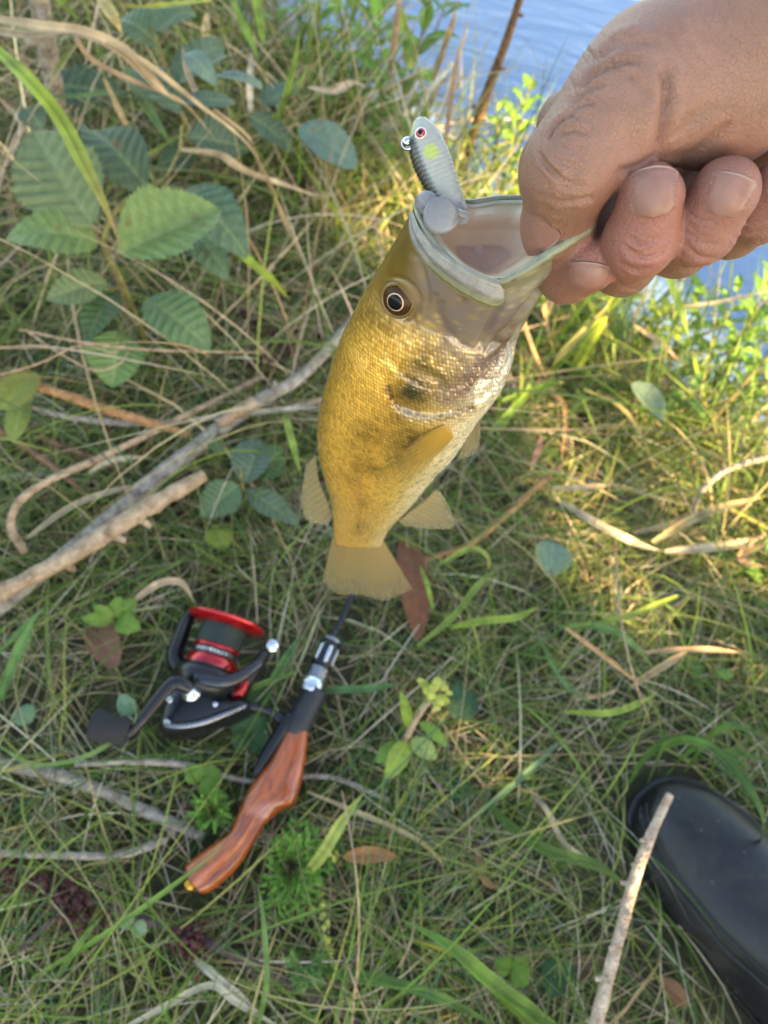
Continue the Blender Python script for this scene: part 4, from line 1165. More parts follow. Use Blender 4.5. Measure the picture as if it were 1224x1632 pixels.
# ------------------------------------------------------------------ spinning reel
ZS = .050
reel = Thing('spinning_reel', G(330, 1110, .012), 'black spinning reel with red spool and foam handle knob lying beside the rod stock', 'fishing reel')
sa_ = nrm(G(364, 985, ZS + .006) - G(333, 1072, ZS)); s0 = G(331, 1076, ZS)
k_ = mpp(345, 1040, ZS)
def sl(name, prof, mat, parent=None, ns=48):
    V, F = lathe(s0, sa_, [(a * k_, max(r * k_, 1e-5)) for a, r in prof], ns); return reel.part(name, V, F, mat, parent)
spool = sl('spool', [(2, 0), (2, 40), (10, 42), (12, 42), (14, 36)], M_blk)
sl('spool_skirt', [(10, 30), (10, 40.5), (12, 41.5), (26, 39), (28, 36), (28, 20)], M_red, spool)
sl('label_band', [(28, 20), (28, 36.5), (40, 35.5), (40, 20)], plain('spool_band', (.06, .06, .065), .3, metal=.6, coat=.3, var=.6, vscale=160), spool)
sl('red_band', [(40, 20), (40, 37.5), (45, 37.5), (46, 20)], M_red, spool)
pf = [(46, 20)]
for i in range(26): pf += [(46 + i * 1.25, 35.3), (46.6 + i * 1.25, 36.1)]
sl('line_winding', pf + [(79, 20)], M_line, spool)
sl('spool_lip', [(78, 20), (78, 36), (80, 52), (84, 61), (86.5, 63.5), (89, 63.5), (90, 61), (90, 30), (88, 10), (88, 0)], M_red, spool, 72)
# pale lettering band on the spool, worn to dashes
rgx = np.random.default_rng(11)
side1 = nrm(np.cross(sa_, [0, 0, 1])); upv = np.cross(side1, sa_)
prts = []
for i in range(9):
    an = -.75 + i * .17
    dvv = math.cos(an) * upv + math.sin(an) * side1; tv = np.cross(sa_, dvv)
    c = s0 + sa_ * 34 * k_ + dvv * 36.4 * k_
    prts.append(box(c, tv * rgx.uniform(1.2, 2.4) * k_, sa_ * rgx.uniform(1.6, 3.2) * k_, dvv * .4 * k_, .2))
V, F = merge(*prts); reel.part('lettering', V, F, plain('pale_print', (.5, .5, .5), .5), spool)
# rotor and its two arms
rotor = sl('rotor', [(-34, 0), (-34, 30), (-26, 44), (-8, 52), (4, 52), (7, 46), (7, 0)], M_blk)
def rt(name, pts, rpx, mat, parent=None, **kw):
    P3 = [G(*ZB(x, y), z) for x, y, z in pts]
    V, F = tube(P3, [r * k_ for r in rpx], kw.pop('ns', 18), n=kw.pop('n', 40), **kw); return reel.part(name, V, F, mat, parent)
rt('rotor_arm', [(480, 400, .048), (425, 370, .046), (405, 320, .046), (430, 240, .049), (455, 175, .053), (475, 140, .055)], [15, 18, 17, 15, 13, 9], M_blk, rotor, sq=(1.3, .8))
rt('rotor_arm', [(560, 450, .046), (640, 470, .046), (700, 420, .048), (745, 350, .052), (775, 300, .056)], [15, 16, 14, 12, 10], M_blk, rotor, sq=(1.1, .8))
rt('bail_arm', [(490, 405, .070), (540, 420, .071), (610, 425, .071), (690, 392, .070), (750, 345, .068)], [9, 10, 10, 9, 8], plain('bail_dark', (.016, .017, .024), .22, spec=.5, var=.2, vscale=120), rotor)
rt('accent', [(640, 485, .050), (670, 462, .052), (695, 420, .054)], [6, 9, 5], M_red, rotor)
V, F = lathe(G(*ZB(800, 278), .060), [0.2, -.4, 1.0], [(-9*k_, 0), (-9*k_, 8*k_), (-5*k_, 11*k_), (0, 8.5*k_), (5*k_, 11*k_), (8*k_, 8*k_), (9*k_, 0)], 28); reel.part('line_roller', V, F, M_sil)
wire = [G(*ZB(x, y), z) for x, y, z in [(800, 270, .060), (790, 225, .085), (740, 160, .098), (640, 110, .104), (540, 90, .095), (480, 110, .072), (470, 140, .056)]]
# gearbox: plump teardrop between rotor and foot
ol = [(350, 585), (352, 612), (385, 626), (460, 622), (560, 592), (640, 560), (695, 532), (690, 512), (640, 508), (590, 470), (545, 420), (480, 400), (420, 425), (380, 490)]
op = crom([G(*ZB(x, y), 0) for x, y in ol + ol[:1]], 57)[:-1]; oc = op.mean(0)
lay = [(.020, .80), (.022, .93), (.030, 1.0), (.045, 1.0), (.053, .96), (.057, .86), (.059, .60), (.060, .3), (.060, .02)]
V = np.vstack([np.stack([oc[0] + (op[:, 0] - oc[0]) * s, oc[1] + (op[:, 1] - oc[1]) * s, np.full(len(op), z)], 1) for z, s in lay])
V = V + 0 * V; V[:, :2] -= (V[:, 2:3]) * 0  # heights follow the plan outline
sh_ = (G(*ZB(480, 520), .05) - G(*ZB(480, 520), 0))[:2]; V[:, :2] += sh_
gear = reel.part('gearbox', V, grid_faces(len(lay), len(op), False, True), M_blk)
rt('trim_rail', [(365, 600, .060), (430, 606, .061), (520, 590, .061), (610, 556, .061), (692, 522, .060)], [3, 4.2, 4.6, 4.4, 3.2], M_gun, gear)
for x, y in ((568, 515), (372, 590), (384, 497)):
    V, F = disc_dome(G(*ZB(x, y), .059), [0, 0, 1], 5 * k_, 2.5 * k_); reel.part('screw', V, F, M_sil, gear)
hx = nrm(G(*ZB(430, 440), .090) - G(*ZB(490, 500), .052))
V, F = lathe(G(*ZB(485, 490), .052), [-.25, .12, 1], [(0, 0), (0, 17*k_), (8*k_, 17*k_), (9*k_, 13*k_), (14*k_, 13*k_), (15*k_, 15*k_), (20*k_, 14*k_), (22*k_, 10*k_), (32*k_, 9*k_), (32*k_, 0)], 32)
reel.part('drive_shaft', V, F, M_sil, gear)
arm = rt('crank_arm', [(470, 455, .074), (430, 432, .078), (395, 432, .078), (340, 490, .076), (285, 560, .073), (235, 615, .070), (205, 640, .070)], [9, 11, 11, 10, 9, 9, 8], M_blk, sq=(.9, 1.0))
kn0, kn1 = G(*ZB(215, 632), .072), G(*ZB(72, 600), .072)
kd = nrm(kn1 - kn0); kl = np.linalg.norm(kn1 - kn0)
V, F = lathe(kn0, kd, [(0, 0), (0, 17*k_), (3*k_, 20*k_), (kl*.5, 19*k_), (kl - 3*k_, 23*k_), (kl, 22*k_), (kl + 1*k_, 19*k_), (kl + 1*k_, 9*k_), (kl - 8*k_, 8*k_), (kl - 8*k_, 0)], 40)
reel.part('knob', V, F, M_eva, arm)
rt('reel_stem', [(560, 540, .044), (680, 522, .044), (760, 535, .042), (815, 560, .040), (845, 590, .039)], [13, 8, 6.5, 7, 9], M_blk, gear)

# ================================================================== rubber boot
bt0 = G(1040, 1258, .02); bt1 = G(1420, 1730, .02)
bd = nrm((bt1 - bt0) * [1, 1, 0]); bs = np.array([-bd[1], bd[0], 0.0])
if bs @ (G(1000, 1450) - G(1200, 1450)) < 0: bs = -bs       # towards the left edge in view
ST = np.array([[.000, .006, .030], [.006, .022, .037], [.016, .033, .044], [.034, .0425, .052], [.060, .0485, .058], [.095, .051, .066], [.125, .049, .078], [.155, .046, .098], [.18, .045, .125]])
stt = crom(ST, 70)
NB = 64; V = []
for s, w, hgt in stt:
    for k in range(NB):
        a = math.pi * 2 * k / NB; ca, sa = math.cos(a), math.sin(a)
        x = math.copysign(abs(ca) ** .72, ca)
        z = .006 + (hgt - .006) * abs(sa) ** .80 if sa > 0 else .006
        prof = 1.0
        zr = z
        rand_ = .0036 / (1 + math.exp((zr - .026) / .0010)) + .0018 * math.exp(-((zr - .034) / .0016) ** 2) + .0012 * math.exp(-((zr - .042) / .0014) ** 2)
        tilt = -.06 * (hgt - .03) * 0
        V.append(bt0 * [1, 1, 0] + bd * s + bs * (x * (w + rand_)) + np.array([0, 0, z]))
V = np.array(V); n0 = len(V); V = np.vstack([V, V[:NB].mean(0) ])
k = np.arange(NB)
F = [grid_faces(70, NB, False, True), np.stack([np.full(NB, n0), (k + 1) % NB, k], 1)]
def rubber_mat():
    m, nt, b = new_mat('black_rubber'); L = nt.links.new
    tc = N(nt, 'ShaderNodeTexCoord')
    n1 = N(nt, 'ShaderNodeTexNoise', Scale=22.0, Detail=8.0, Roughness=.7, Distortion=.5); L(tc.outputs['Object'], n1.inputs['Vector'])
    n2 = N(nt, 'ShaderNodeTexNoise', Scale=260.0, Detail=5.0, Roughness=.7); L(tc.outputs['Object'], n2.inputs['Vector'])
    v1 = N(nt, 'ShaderNodeTexVoronoi', Scale=75.0); L(tc.outputs['Object'], v1.inputs['Vector'])
    cr = N(nt, 'ShaderNodeValToRGB'); e = cr.color_ramp.elements
    e[0].position = .50; e[0].color = (.011, .011, .012, 1); e[1].position = .78; e[1].color = (.034, .029, .023, 1)
    ad = N(nt, 'ShaderNodeMath', operation='MULTIPLY_ADD'); ad.inputs[1].default_value = .30; L(n2.outputs['Fac'], ad.inputs[0])
    hf = N(nt, 'ShaderNodeMath', operation='MULTIPLY'); hf.inputs[1].default_value = .82; L(n1.outputs['Fac'], hf.inputs[0]); L(hf.outputs[0], ad.inputs[2])
    L(ad.outputs[0], cr.inputs[0])
    sp = N(nt, 'ShaderNodeMapRange'); sp.inputs[1].default_value = .05; sp.inputs[2].default_value = .09; L(v1.outputs['Distance'], sp.inputs[0])
    mx = N(nt, 'ShaderNodeMix', data_type='RGBA'); mx.inputs[6].default_value = (.075, .062, .046, 1); L(sp.outputs[0], mx.inputs[0]); L(cr.outputs[0], mx.inputs[7]); L(mx.outputs[2], b.inputs['Base Color'])
    mr = N(nt, 'ShaderNodeMapRange'); mr.inputs[1].default_value = .35; mr.inputs[2].default_value = .7; mr.inputs[3].default_value = .28; mr.inputs[4].default_value = .55; L(n1.outputs['Fac'], mr.inputs[0]); L(mr.outputs[0], b.inputs['Roughness'])
    bp = N(nt, 'ShaderNodeBump', Strength=.5, Distance=.0025); L(n1.outputs['Fac'], bp.inputs['Height'])
    bp2 = N(nt, 'ShaderNodeBump', Strength=.25, Distance=.0006); L(n2.outputs['Fac'], bp2.inputs['Height']); L(bp.outputs[0], bp2.inputs['Normal']); L(bp2.outputs[0], b.inputs['Normal'])
    b.inputs['Specular IOR Level'].default_value = .45
    return m
M_rub = rubber_mat()
boot = Thing('rubber_boot', bt0 * [1, 1, 0], 'black rubber boot standing in the grass behind the peeled stick', 'boot')
foot_o = boot.part('foot', V, F, M_rub)
for aa_, rr_ in ((.50, .0016), (.72, .0013)):
    for sgn in (1, -1):
        kq = int(round((aa_ if sgn > 0 else math.pi - aa_) / (2 * math.pi) * NB)) % NB
        ln_ = V[:n0].reshape(70, NB, 3)[4:, kq]
        Vt, Ft_ = tube(ln_[::3], rr_, 8, n=60, cap=False); boot.part('seam', Vt, Ft_, M_rub, parent=foot_o)
V = []
for s, w, hgt in stt:
    for dw, z in ((.0015, -.012), (.0045, -.010), (.0050, .010), (.0035, .014), (-.001, .0145)):
        pass
sol = []
for z, dw in ((-.014, -.004), (-.012, .002), (.006, .0042), (.0095, .0040), (.0105, .0020), (.0105, -.004)):
    up_ = [bt0 * [1, 1, 0] + bd * (s - (dw if s < .01 else 0)) + bs * (w + dw) + np.array([0, 0, z]) for s, w, _ in stt]
    dn_ = [bt0 * [1, 1, 0] + bd * (s - (dw if s < .01 else 0)) - bs * (w + dw) + np.array([0, 0, z]) for s, w, _ in stt[::-1]]
    sol.append(np.array(up_ + dn_))
n1 = len(sol[0]); V = np.vstack(sol); boot.part('sole', V, grid_faces(len(sol), n1, False, True), M_rub)
V, F = tube([bt0 * [1, 1, 0] + bd * .165 + [0, 0, .06], bt0 * [1, 1, 0] + bd * .200 + [0, 0, .12], bt0 * [1, 1, 0] + bd * .225 + [0, 0, .20], bt0 * [1, 1, 0] + bd * .235 + [0, 0, .30]], [.046, .050, .054, .058], 48, n=30)
boot.part('shaft', V, F, M_rub)
# ================================================================== grass and thatch (nobody could count it)
M_grass = plain('grass_blade', (.1, .1, .1), .55, spec=.22, attr=True, transl=.32, var=.22, vscale=55)
M_straw = plain('dry_straw', (.1, .1, .1), .62, spec=.25, attr=True, transl=.18, var=.25, vscale=70)
M_leaf = plain('leaf_blade', (.1, .1, .1), .5, spec=.28, attr=True, transl=.25, var=.16, vscale=120, bump=.25, bscale=320)
rod_line = [G(u, v)[:2] for u, v in ((300, 1425), (345, 1375), (395, 1310), (430, 1250), (470, 1170), (500, 1095), (540, 1000), (575, 935))]
reel_pts = [(G(355, 1010)[:2], .036), (G(330, 1080)[:2], .036), (G(300, 1130)[:2], .034), (G(360, 1130)[:2], .020), (G(240, 1140)[:2], .012), (G(180, 1160)[:2], .022)]
boot_line = [bt0[:2] + bd[:2] * .03, bt0[:2] + bd[:2] * .25]
def seg_d(x, y, line):
    best = np.full(x.shape, 1e9)
    for a, b in zip(line[:-1], line[1:]):
        e = b - a; t = np.clip(((x - a[0]) * e[0] + (y - a[1]) * e[1]) / (e @ e), 0, 1)
        best = np.minimum(best, np.hypot(x - a[0] - t * e[0], y - a[1] - t * e[1]))
    return best
def on_gear(x, y, z):
    # footprints drift towards the lens with height, so test against the true plan at each height
    bad = (seg_d(x, y, rod_line) < .012) & (z > .010)
    for c, r in reel_pts: bad |= (np.hypot(x - c[0], y - c[1]) < r) & (z > .012)
    bad |= seg_d(x, y, boot_line) < .045
    u, v, d = PX(np.stack([x, y, z], -1))
    up_ = z > .035
    bad |= (z > .055) & (u > 1010) & (v > 1245) & ((u - 1000) * 302 - (v - 1330) * 195 > 0)          # over the boot
    rl_ = np.array([(310, 1415), (345, 1375), (395, 1310), (430, 1250), (470, 1170), (500, 1095), (540, 1000), (575, 935)])
    bad |= up_ & (pdist(u, v, rl_)[0] < 26)
    for (cu, cv, cr) in ((355, 1010, 62), (325, 1085, 66), (300, 1135, 50), (240, 1135, 26), (175, 1160, 40)): bad |= up_ & (np.hypot(u - cu, v - cv) < cr)
    return bad
def blades(n, region, Lr, wr, e0r, droop, pal, seed, K=7, comb=1.0, zmin=.003, clump=.35, lift=0.0):
    r_ = np.random.default_rng(seed)
    x, y = region(n, r_)
    n = len(x)
    if clump > 0:      # gather some roots into tufts
        nc = max(8, n // 26); ci = r_.integers(0, n, nc); m = r_.random(n) < clump
        c = ci[r_.integers(0, nc, n)]
        x = np.where(m, x[c] + r_.normal(0, .010, n), x); y = np.where(m, y[c] + r_.normal(0, .010, n), y)
    az = fbm(x, y, 5.0, seed + 1) * 2.2 * comb + r_.normal(0, 1.0, n) + r_.uniform(0, 6.28, n) * (r_.random(n) < .45)
    L = r_.uniform(*Lr, n) * (0.7 + .6 * r_.random(n) ** 2); w = r_.uniform(*wr, n)
    e = r_.uniform(*e0r, n); dr = r_.uniform(*droop, n); tw = r_.normal(0, .5, n); bend = r_.normal(0, .5, n)
    p = np.stack([x, y, gz_(x, y) + lift * r_.random(n)], 1); pts = [p]; dirs = []
    zf = r_.uniform(zmin, zmin + .022, n)
    for k in range(K):
        s = (k + .5) / K
        ee = e - dr * s ** 1.2; a = az + bend * s
        d = np.stack([np.cos(ee) * np.cos(a), np.cos(ee) * np.sin(a), np.sin(ee)], 1)
        p = p + d * (L / K)[:, None]
        floor_ = gz_(p[:, 0], p[:, 1]) + zf
        p = np.stack([p[:, 0], p[:, 1], np.maximum(p[:, 2], np.where(s > .2, floor_, -9))], 1)
        pts.append(p); dirs.append(d)
    Pn = np.stack(pts, 1)
    keep = ~on_gear(Pn[..., 0], Pn[..., 1], Pn[..., 2]).any(1)
    keep &= ((Pn[:, -1] - CAM) ** 2).sum(1) > .30 ** 2
    # nothing rises into the space of the held fish
    keep &= ~((Pn[..., 2] > .14) & (np.hypot(Pn[..., 0] - .02, Pn[..., 1] - .2) < .16)).any(1)
    Pn = Pn[keep]; n = len(Pn); az = az[keep]; w = w[keep]; tw = tw[keep]
    sd2 = np.stack([-np.sin(az) * np.cos(tw), np.cos(az) * np.cos(tw), np.sin(tw)], 1)
    s = np.linspace(0, 1, K + 1)
    prof = np.minimum(1, .55 + 1.8 * s) * (1 - s ** 2.6) + .04
    off = sd2[:, None] * (w[:, None] * prof[None])[..., None] / 2
    V = np.stack([Pn - off, Pn + off], 2).reshape(-1, 3)
    base = (np.arange(n) * (K + 1) * 2)[:, None]
    q = np.array([[2 * k, 2 * k + 1, 2 * k + 3, 2 * k + 2] for k in range(K)])
    F = (base[:, :, None] + q[None].reshape(1, -1)[:, None]).reshape(-1, 4)
    pc = np.array([c for c, _ in pal]); pw = np.array([w_ for _, w_ in pal]); pw = pw / pw.sum()
    ci = r_.choice(len(pc), n, p=pw)
    col = pc[ci] * r_.uniform(.65, 1.35, (n, 1)) * r_.uniform(.92, 1.08, (n, 3))
    tipc = np.array([.30, .22, .09])
    tm = (s ** 3)[None, :, None] * (r_.random(n) < .35)[:, None, None] * .7
    cv = col[:, None] * (1 - tm) + tipc * tm
    cv = np.repeat(cv[:, :, None], 2, 2).reshape(-1, 3)
    return V, F, cv
def reg(x0, x1, y0, y1, wet=.06, dens=None):
    def f(n, r_):
        x = r_.uniform(x0, x1, n); y = r_.uniform(y0, y1, n)
        m = shore(x, y) < wet
        if dens is not None: m &= r_.random(n) < dens(x, y)
        return x[m], y[m]
    return f
def inview(x, y):
    u, v, d = PX(np.stack([x, y, 0 * x], 1)); ok = (d > .1) & (u > -260) & (u < 1480) & (v > -260) & (v < 1900)
    return np.where(ok, 1.0, .10)
STRAW = [((.48, .38, .22), 4), ((.36, .27, .14), 3), ((.60, .52, .36), 3), ((.16, .105, .05), 2), ((.30, .20, .12), 1)]
GREEN = [((.125, .20, .035), 5), ((.085, .155, .035), 4), ((.18, .245, .045), 4), ((.26, .29, .07), 2), ((.075, .14, .055), 3), ((.34, .29, .12), 1.6)]
big = reg(-1.6, 1.8, -1.0, 1.9, .06, inview)
V, F, c = blades(74000, big, (.05, .14), (.0006, .0014), (-.1, .45), (.1, .7), STRAW, 21, K=4, comb=.7, zmin=.001, clump=.1, lift=.02)
solo('dry_thatch', V, F, M_straw, 'matted dry straw lying between the green grass blades', 'straw', kind='stuff', base=np.zeros(3), col=c)
V, F, c = blades(92000, big, (.06, .16), (.0008, .0019), (.15, 1.2), (.6, 2.2), GREEN, 22, K=6, clump=.45)
solo('grass', V, F, M_grass, 'fine green grass covering the bank', 'grass', kind='stuff', base=np.zeros(3), col=c)
V, F, c = blades(13000, big, (.14, .30), (.0009, .0019), (.4, 1.25), (1.0, 2.4), GREEN + [((.33, .26, .12), 3)], 23, K=9, clump=.3)
solo('long_grass', V, F, M_grass, 'long thin grass stalks leaning over the turf', 'grass', kind='stuff', base=np.zeros(3), col=c)
def near_shore(x, y): 
    s = shore(x, y); return np.exp(-((s + .07) / np.where(x < .05, .17, .11)) ** 2) * inview(x, y)
V, F, c = blades(40000, reg(-1.6, 1.6, -.4, 2.0, .10, near_shore), (.10, .30), (.0016, .0036), (.7, 1.5), (.2, 1.4),
                 [((.12, .20, .030), 4), ((.17, .23, .035), 3), ((.085, .15, .03), 3), ((.34, .27, .12), 3), ((.24, .26, .05), 2)], 24, K=7, clump=.6)
solo('bank_grass', V, F, M_grass, 'taller bright grass along the edge of the water', 'grass', kind='stuff', base=np.zeros(3), col=c)

V, F, c = blades(1900, reg(-1.3, .05, .42, 1.35, .06), (.16, .36), (.0012, .0030), (.05, 1.1), (.1, .9), [((.44, .32, .17), 4), ((.52, .40, .25), 3), ((.30, .18, .09), 2), ((.20, .26, .05), 2)], 27, K=6, clump=.25, lift=.06)
solo('dry_stems', V, F, M_straw, 'tangle of loose dry stems around the alder sapling', 'dry stems', kind='stuff', base=np.zeros(3), col=c)
# ================================================================== plants, sticks and blades one can tell apart
def leafmesh(base, tip, width, up=(0, 0, 1), fold=.25, curl=.0, nv=8, ser=0.0, vein=.0, shape=(.9, .75), col=(.08, .14, .04), midc=None, seed=0, nl=30, nw=13, droop=.12, edge=None, holes=0):
    r_ = np.random.default_rng(seed)
    base = np.asarray(base, float); tip = np.asarray(tip, float); ax = tip - base; L = np.linalg.norm(ax); ax = ax / L
    up = np.asarray(up, float); n = nrm(up - (up @ ax) * ax); s = np.cross(ax, n)
    t = np.linspace(0, 1, nl); x = np.linspace(-1, 1, nw)
    wp = np.sin(np.pi * t ** shape[0]) ** shape[1]; wp[0] = .02; wp[-1] = .01
    T, X = np.meshgrid(t, x, indexing='ij'); Wd = wp[:, None] * width / 2 * np.ones_like(X)
    saw = ((T * nv * 2.5) % 1.0) - .5
    Wd = Wd * (1 + ser * saw * np.abs(X) ** 4)
    asym = 1 + .06 * np.sign(X) * r_.normal()
    px = X * Wd * asym; py = T * L + ser * .25 * width * saw * np.abs(X) ** 4 * .3
    vz = vein * width * np.abs(np.sin(np.pi * (T * nv - np.abs(X) * 1.1))) * np.minimum(1, np.abs(X) * 3) * wp[:, None]
    pz = fold * np.abs(px) - droop * L * 4 * (T - .5) ** 2 + droop * L * 0 + vz + curl * L * np.sin(T * 3 + r_.uniform(0, 3)) * X * .3 + .02 * L * r_.normal() * np.sin(3 * T + 2 * X)
    V = base + ax * py[..., None] + s * px[..., None] + n * pz[..., None]
    midc = np.asarray(midc if midc is not None else np.asarray(col) * 1.5)
    vm_ = np.exp(-(X / .07) ** 2) * .8 + .45 * np.exp(-((((T * nv - np.abs(X) * 1.1) % 1.0) - .5) / .10) ** 2) * (np.abs(X) < .93)
    c = np.asarray(col) * (1 - vm_[..., None] * .55) + midc * vm_[..., None] * .55
    c = c * (1 + .12 * r_.normal(size=T.shape)[..., None] * .6)
    for _ in range(int(r_.integers(1, 5))):
        t0, x0 = r_.uniform(.1, .95), r_.uniform(-.9, .9); rr = r_.uniform(.02, .06)
        sp = np.exp(-(((T - t0) / rr) ** 2 + ((X - x0) / (rr * 2.2)) ** 2) ** 2)[..., None] * .8
        c = c * (1 - sp) + np.array([.16, .085, .03]) * sp
    if edge is not None:
        em = (np.clip(np.abs(X) - .6, 0, 1) / .4)[..., None] * (T[..., None] ** 1.2) * .9
        c = c * (1 - em) + np.asarray(edge) * em
    F = grid_faces(nl, nw)
    return V.reshape(-1, 3), F, c.reshape(-1, 3)

def ribbon(pts, w, col, fold=.35, n=26, tip=None, side=None, taper=(.5, 1.0)):
    p = crom(np.asarray(pts, float), n); t, a, b = frames(p)
    if side is None:
        sv = nrm(np.cross(t, [0, 0, 1.0]))
    else: sv = nrm(np.asarray(side) - (t @ np.asarray(side, float))[:, None] * t)
    nn = np.cross(sv, t); nn = nn * np.sign(nn[:, 2:3] + 1e-9)
    s = np.linspace(0, 1, n)
    pw = w / 2 * (taper[0] + (1 - taper[0]) * np.minimum(1, s * 4)) * np.clip((1 - s) * 3.0, .06, 1) ** taper[1]
    x = np.linspace(-1, 1, 11); rs_ = np.random.default_rng(int(abs(p[0, 0]) * 1e5) % 9999); streak = rs_.normal(0, .16, 11)
    V = p[:, None] + sv[:, None] * (x[None, :] * pw[:, None])[..., None] + nn[:, None] * (np.abs(x)[None, :] * pw[:, None] * fold)[..., None]
    c = np.asarray(col)[None, None] * (1 + streak[None, :, None] - .22 * np.exp(-(x / .1) ** 2)[None, :, None] + .10 * rs_.normal(size=(n, 1, 1))) * (1 + .12 * np.sin(s * 23)[:, None, None])
    if tip is not None:
        m = (s ** 4)[:, None, None]; c = c * (1 - m) + np.asarray(tip) * m
    return V.reshape(-1, 3), grid_faces(n, 11), np.clip(np.broadcast_to(c, (n, 11, 3)), .01, .9).reshape(-1, 3)

def GP(l): return [G(u, v, z) for u, v, z in l]

# ---- alder saplings
AL = (.150, .190, .080); AL2 = (.150, .215, .062); ALm = (.27, .32, .13)
def sapling(name, label, stems, leaves, group=None):
    base = np.array(stems[0][0][0]); base = G(*stems[0][0][0])
    th = Thing(name, base, label, 'sapling', group)
    for pl, r in stems:
        V, F = tube(GP(pl), [r * (1 - .5 * i / (len(pl) - 1)) for i in range(len(pl))], 9, n=30, lump=.06, seed=len(pl))
        th.part('stem', V, F, M_twig)
    for i, (b, t, wpx, col, kw) in enumerate(leaves):
        B, T = G(*b), G(*t)
        wd = wpx * mpp((b[0] + t[0]) / 2, (b[1] + t[1]) / 2, (b[2] + t[2]) / 2)
        k = dict(nv=9, ser=.2, vein=.05, shape=(.82, .78), seed=i + 40, nl=44, nw=17, droop=.06 + .05 * ((i * 5) % 3), fold=.12 + .05 * (i % 3), curl=.10 + .06 * (i % 4), midc=ALm)
        up = np.array([.05 * ((i * 7) % 5 - 2), -.25 + .06 * ((i * 3) % 5 - 2), 1.0]); up = kw.pop('up', up); k.update(kw)
        V, F, c = leafmesh(B, T, wd, up=up, col=col, **k)
        th.part('leaf', V, F, M_leaf, col=c)
    return th
def bark_mat(name, c0, c1, rough=.8, sc=90):
    m, nt, b = new_mat(name); L = nt.links.new
    tc = N(nt, 'ShaderNodeTexCoord'); n1 = N(nt, 'ShaderNodeTexNoise', Scale=sc, Detail=7.0, Roughness=.7); L(tc.outputs['Object'], n1.inputs['Vector'])
    n2 = N(nt, 'ShaderNodeTexVoronoi', Scale=sc * 3.2); L(tc.outputs['Object'], n2.inputs['Vector'])
    cr = N(nt, 'ShaderNodeValToRGB'); e = cr.color_ramp.elements; k0 = e.new(.30); k0.color = tuple(x * .35 for x in c0) + (1,); e[0].position = .24; e[0].color = tuple(x * .3 for x in c0) + (1,); e[-1].position = .62; k1 = e.new(.38); k1.color = (*c0, 1); e = [None, e[-1]]; e[1].position = .66; e[1].color = (*c1, 1)
    L(n1.outputs['Fac'], cr.inputs[0]); L(cr.outputs[0], b.inputs['Base Color']); b.inputs['Roughness'].default_value = rough
    ad = N(nt, 'ShaderNodeMath', operation='ADD'); L(n1.outputs['Fac'], ad.inputs[0]); L(n2.outputs['Distance'], ad.inputs[1])
    bp = N(nt, 'ShaderNodeBump', Strength=1.0, Distance=.0022); L(ad.outputs[0], bp.inputs['Height']); L(bp.outputs[0], b.inputs['Normal'])
    return m
M_twig = bark_mat('young_bark', (.10, .08, .02), (.24, .22, .06))
M_grey = bark_mat('grey_bark', (.17, .135, .10), (.46, .39, .31))
M_tan = bark_mat('peeled_wood', (.26, .16, .085), (.52, .36, .23), .7)
M_pink = bark_mat('peeled_stick', (.30, .19, .12), (.62, .48, .36), .65, 120)
M_brown = bark_mat('brown_stem', (.10, .05, .025), (.27, .14, .07))
M_purp = bark_mat('purple_stem', (.05, .03, .028), (.15, .10, .09))
M_oran = bark_mat('orange_stem', (.22, .10, .035), (.42, .22, .09))
z = .19
sapling('alder_sapling', 'alder sapling with broad toothed blue green leaves beside the dry reed leaves',
    [([(240, 560, .0), (215, 500, .09), (190, 440, .15), (165, 385, .18), (190, 330, .20), (262, 285, .22)], .0032), ([(200, 470, .11), (165, 455, .14), (160, 430, .15)], .0016),
     ([(262, 285, .22), (285, 240, .23), (290, 200, .24)], .0016), ([(205, 490, .10), (190, 530, .11), (185, 545, .11)], .0013)],
    [((142, 352, .20), (48, 200, .22), 138, AL, {}), ((155, 372, .19), (2, 368, .20), 96, AL2, {}), ((232, 288, .19), (132, 188, .19), 84, (.075, .115, .062), {}),
     ((190, 400, .21), (352, 330, .22), 128, AL2, dict(fold=.55, up=np.array([.1, -.5, 1.]))), ((283, 285, .20), (392, 392, .19), 100, (.085, .14, .075), {}),
     ((300, 350, .16), (362, 438, .15), 62, (.09, .15, .08), {}), ((168, 447, .15), (72, 474, .14), 58, AL, {}), ((180, 458, .13), (135, 540, .12), 62, (.05, .10, .035), {}),
     ((232, 470, .13), (336, 552, .11), 88, (.11, .18, .075), {}), ((190, 528, .11), (178, 618, .08), 92, (.115, .19, .06), {}),
     ((292, 75, .26), (345, 128, .25), 34, (.12, .18, .14), {}), ((340, 118, .25), (420, 132, .24), 34, (.11, .17, .13), {}), ((290, 160, .22), (376, 160, .21), 32, (.07, .12, .08), {}),
     ((40, 168, .16), (68, 205, .15), 46, (.07, .11, .07), {}), ((90, 240, .12), (40, 330, .10), 60, (.03, .07, .03), {}), ((70, 130, .10), (200, 150, .10), 60, (.045, .085, .05), {})])
sapling('alder_sprig', 'small alder sprig with toothed leaves growing by the broken tan stick',
    [([(400, 800, .0), (386, 775, .05), (380, 740, .06), (352, 705, .06)], .0018), ([(386, 775, .05), (410, 745, .06)], .0010)],
    [((380, 772, .06), (318, 822, .05), 66, (.11, .17, .075), dict(up=np.array([-.1, -.2, 1.]))), ((390, 765, .06), (418, 695, .06), 62, (.085, .13, .085), {}), ((400, 762, .055), (455, 712, .055), 58, (.055, .10, .03), {}),
     ((392, 778, .05), (478, 836, .04), 46, (.10, .15, .085), {}), ((345, 835, .03), (360, 875, .02), 46, (.20, .27, .035), {}), ((355, 720, .05), (330, 690, .05), 24, (.09, .14, .05), {})])
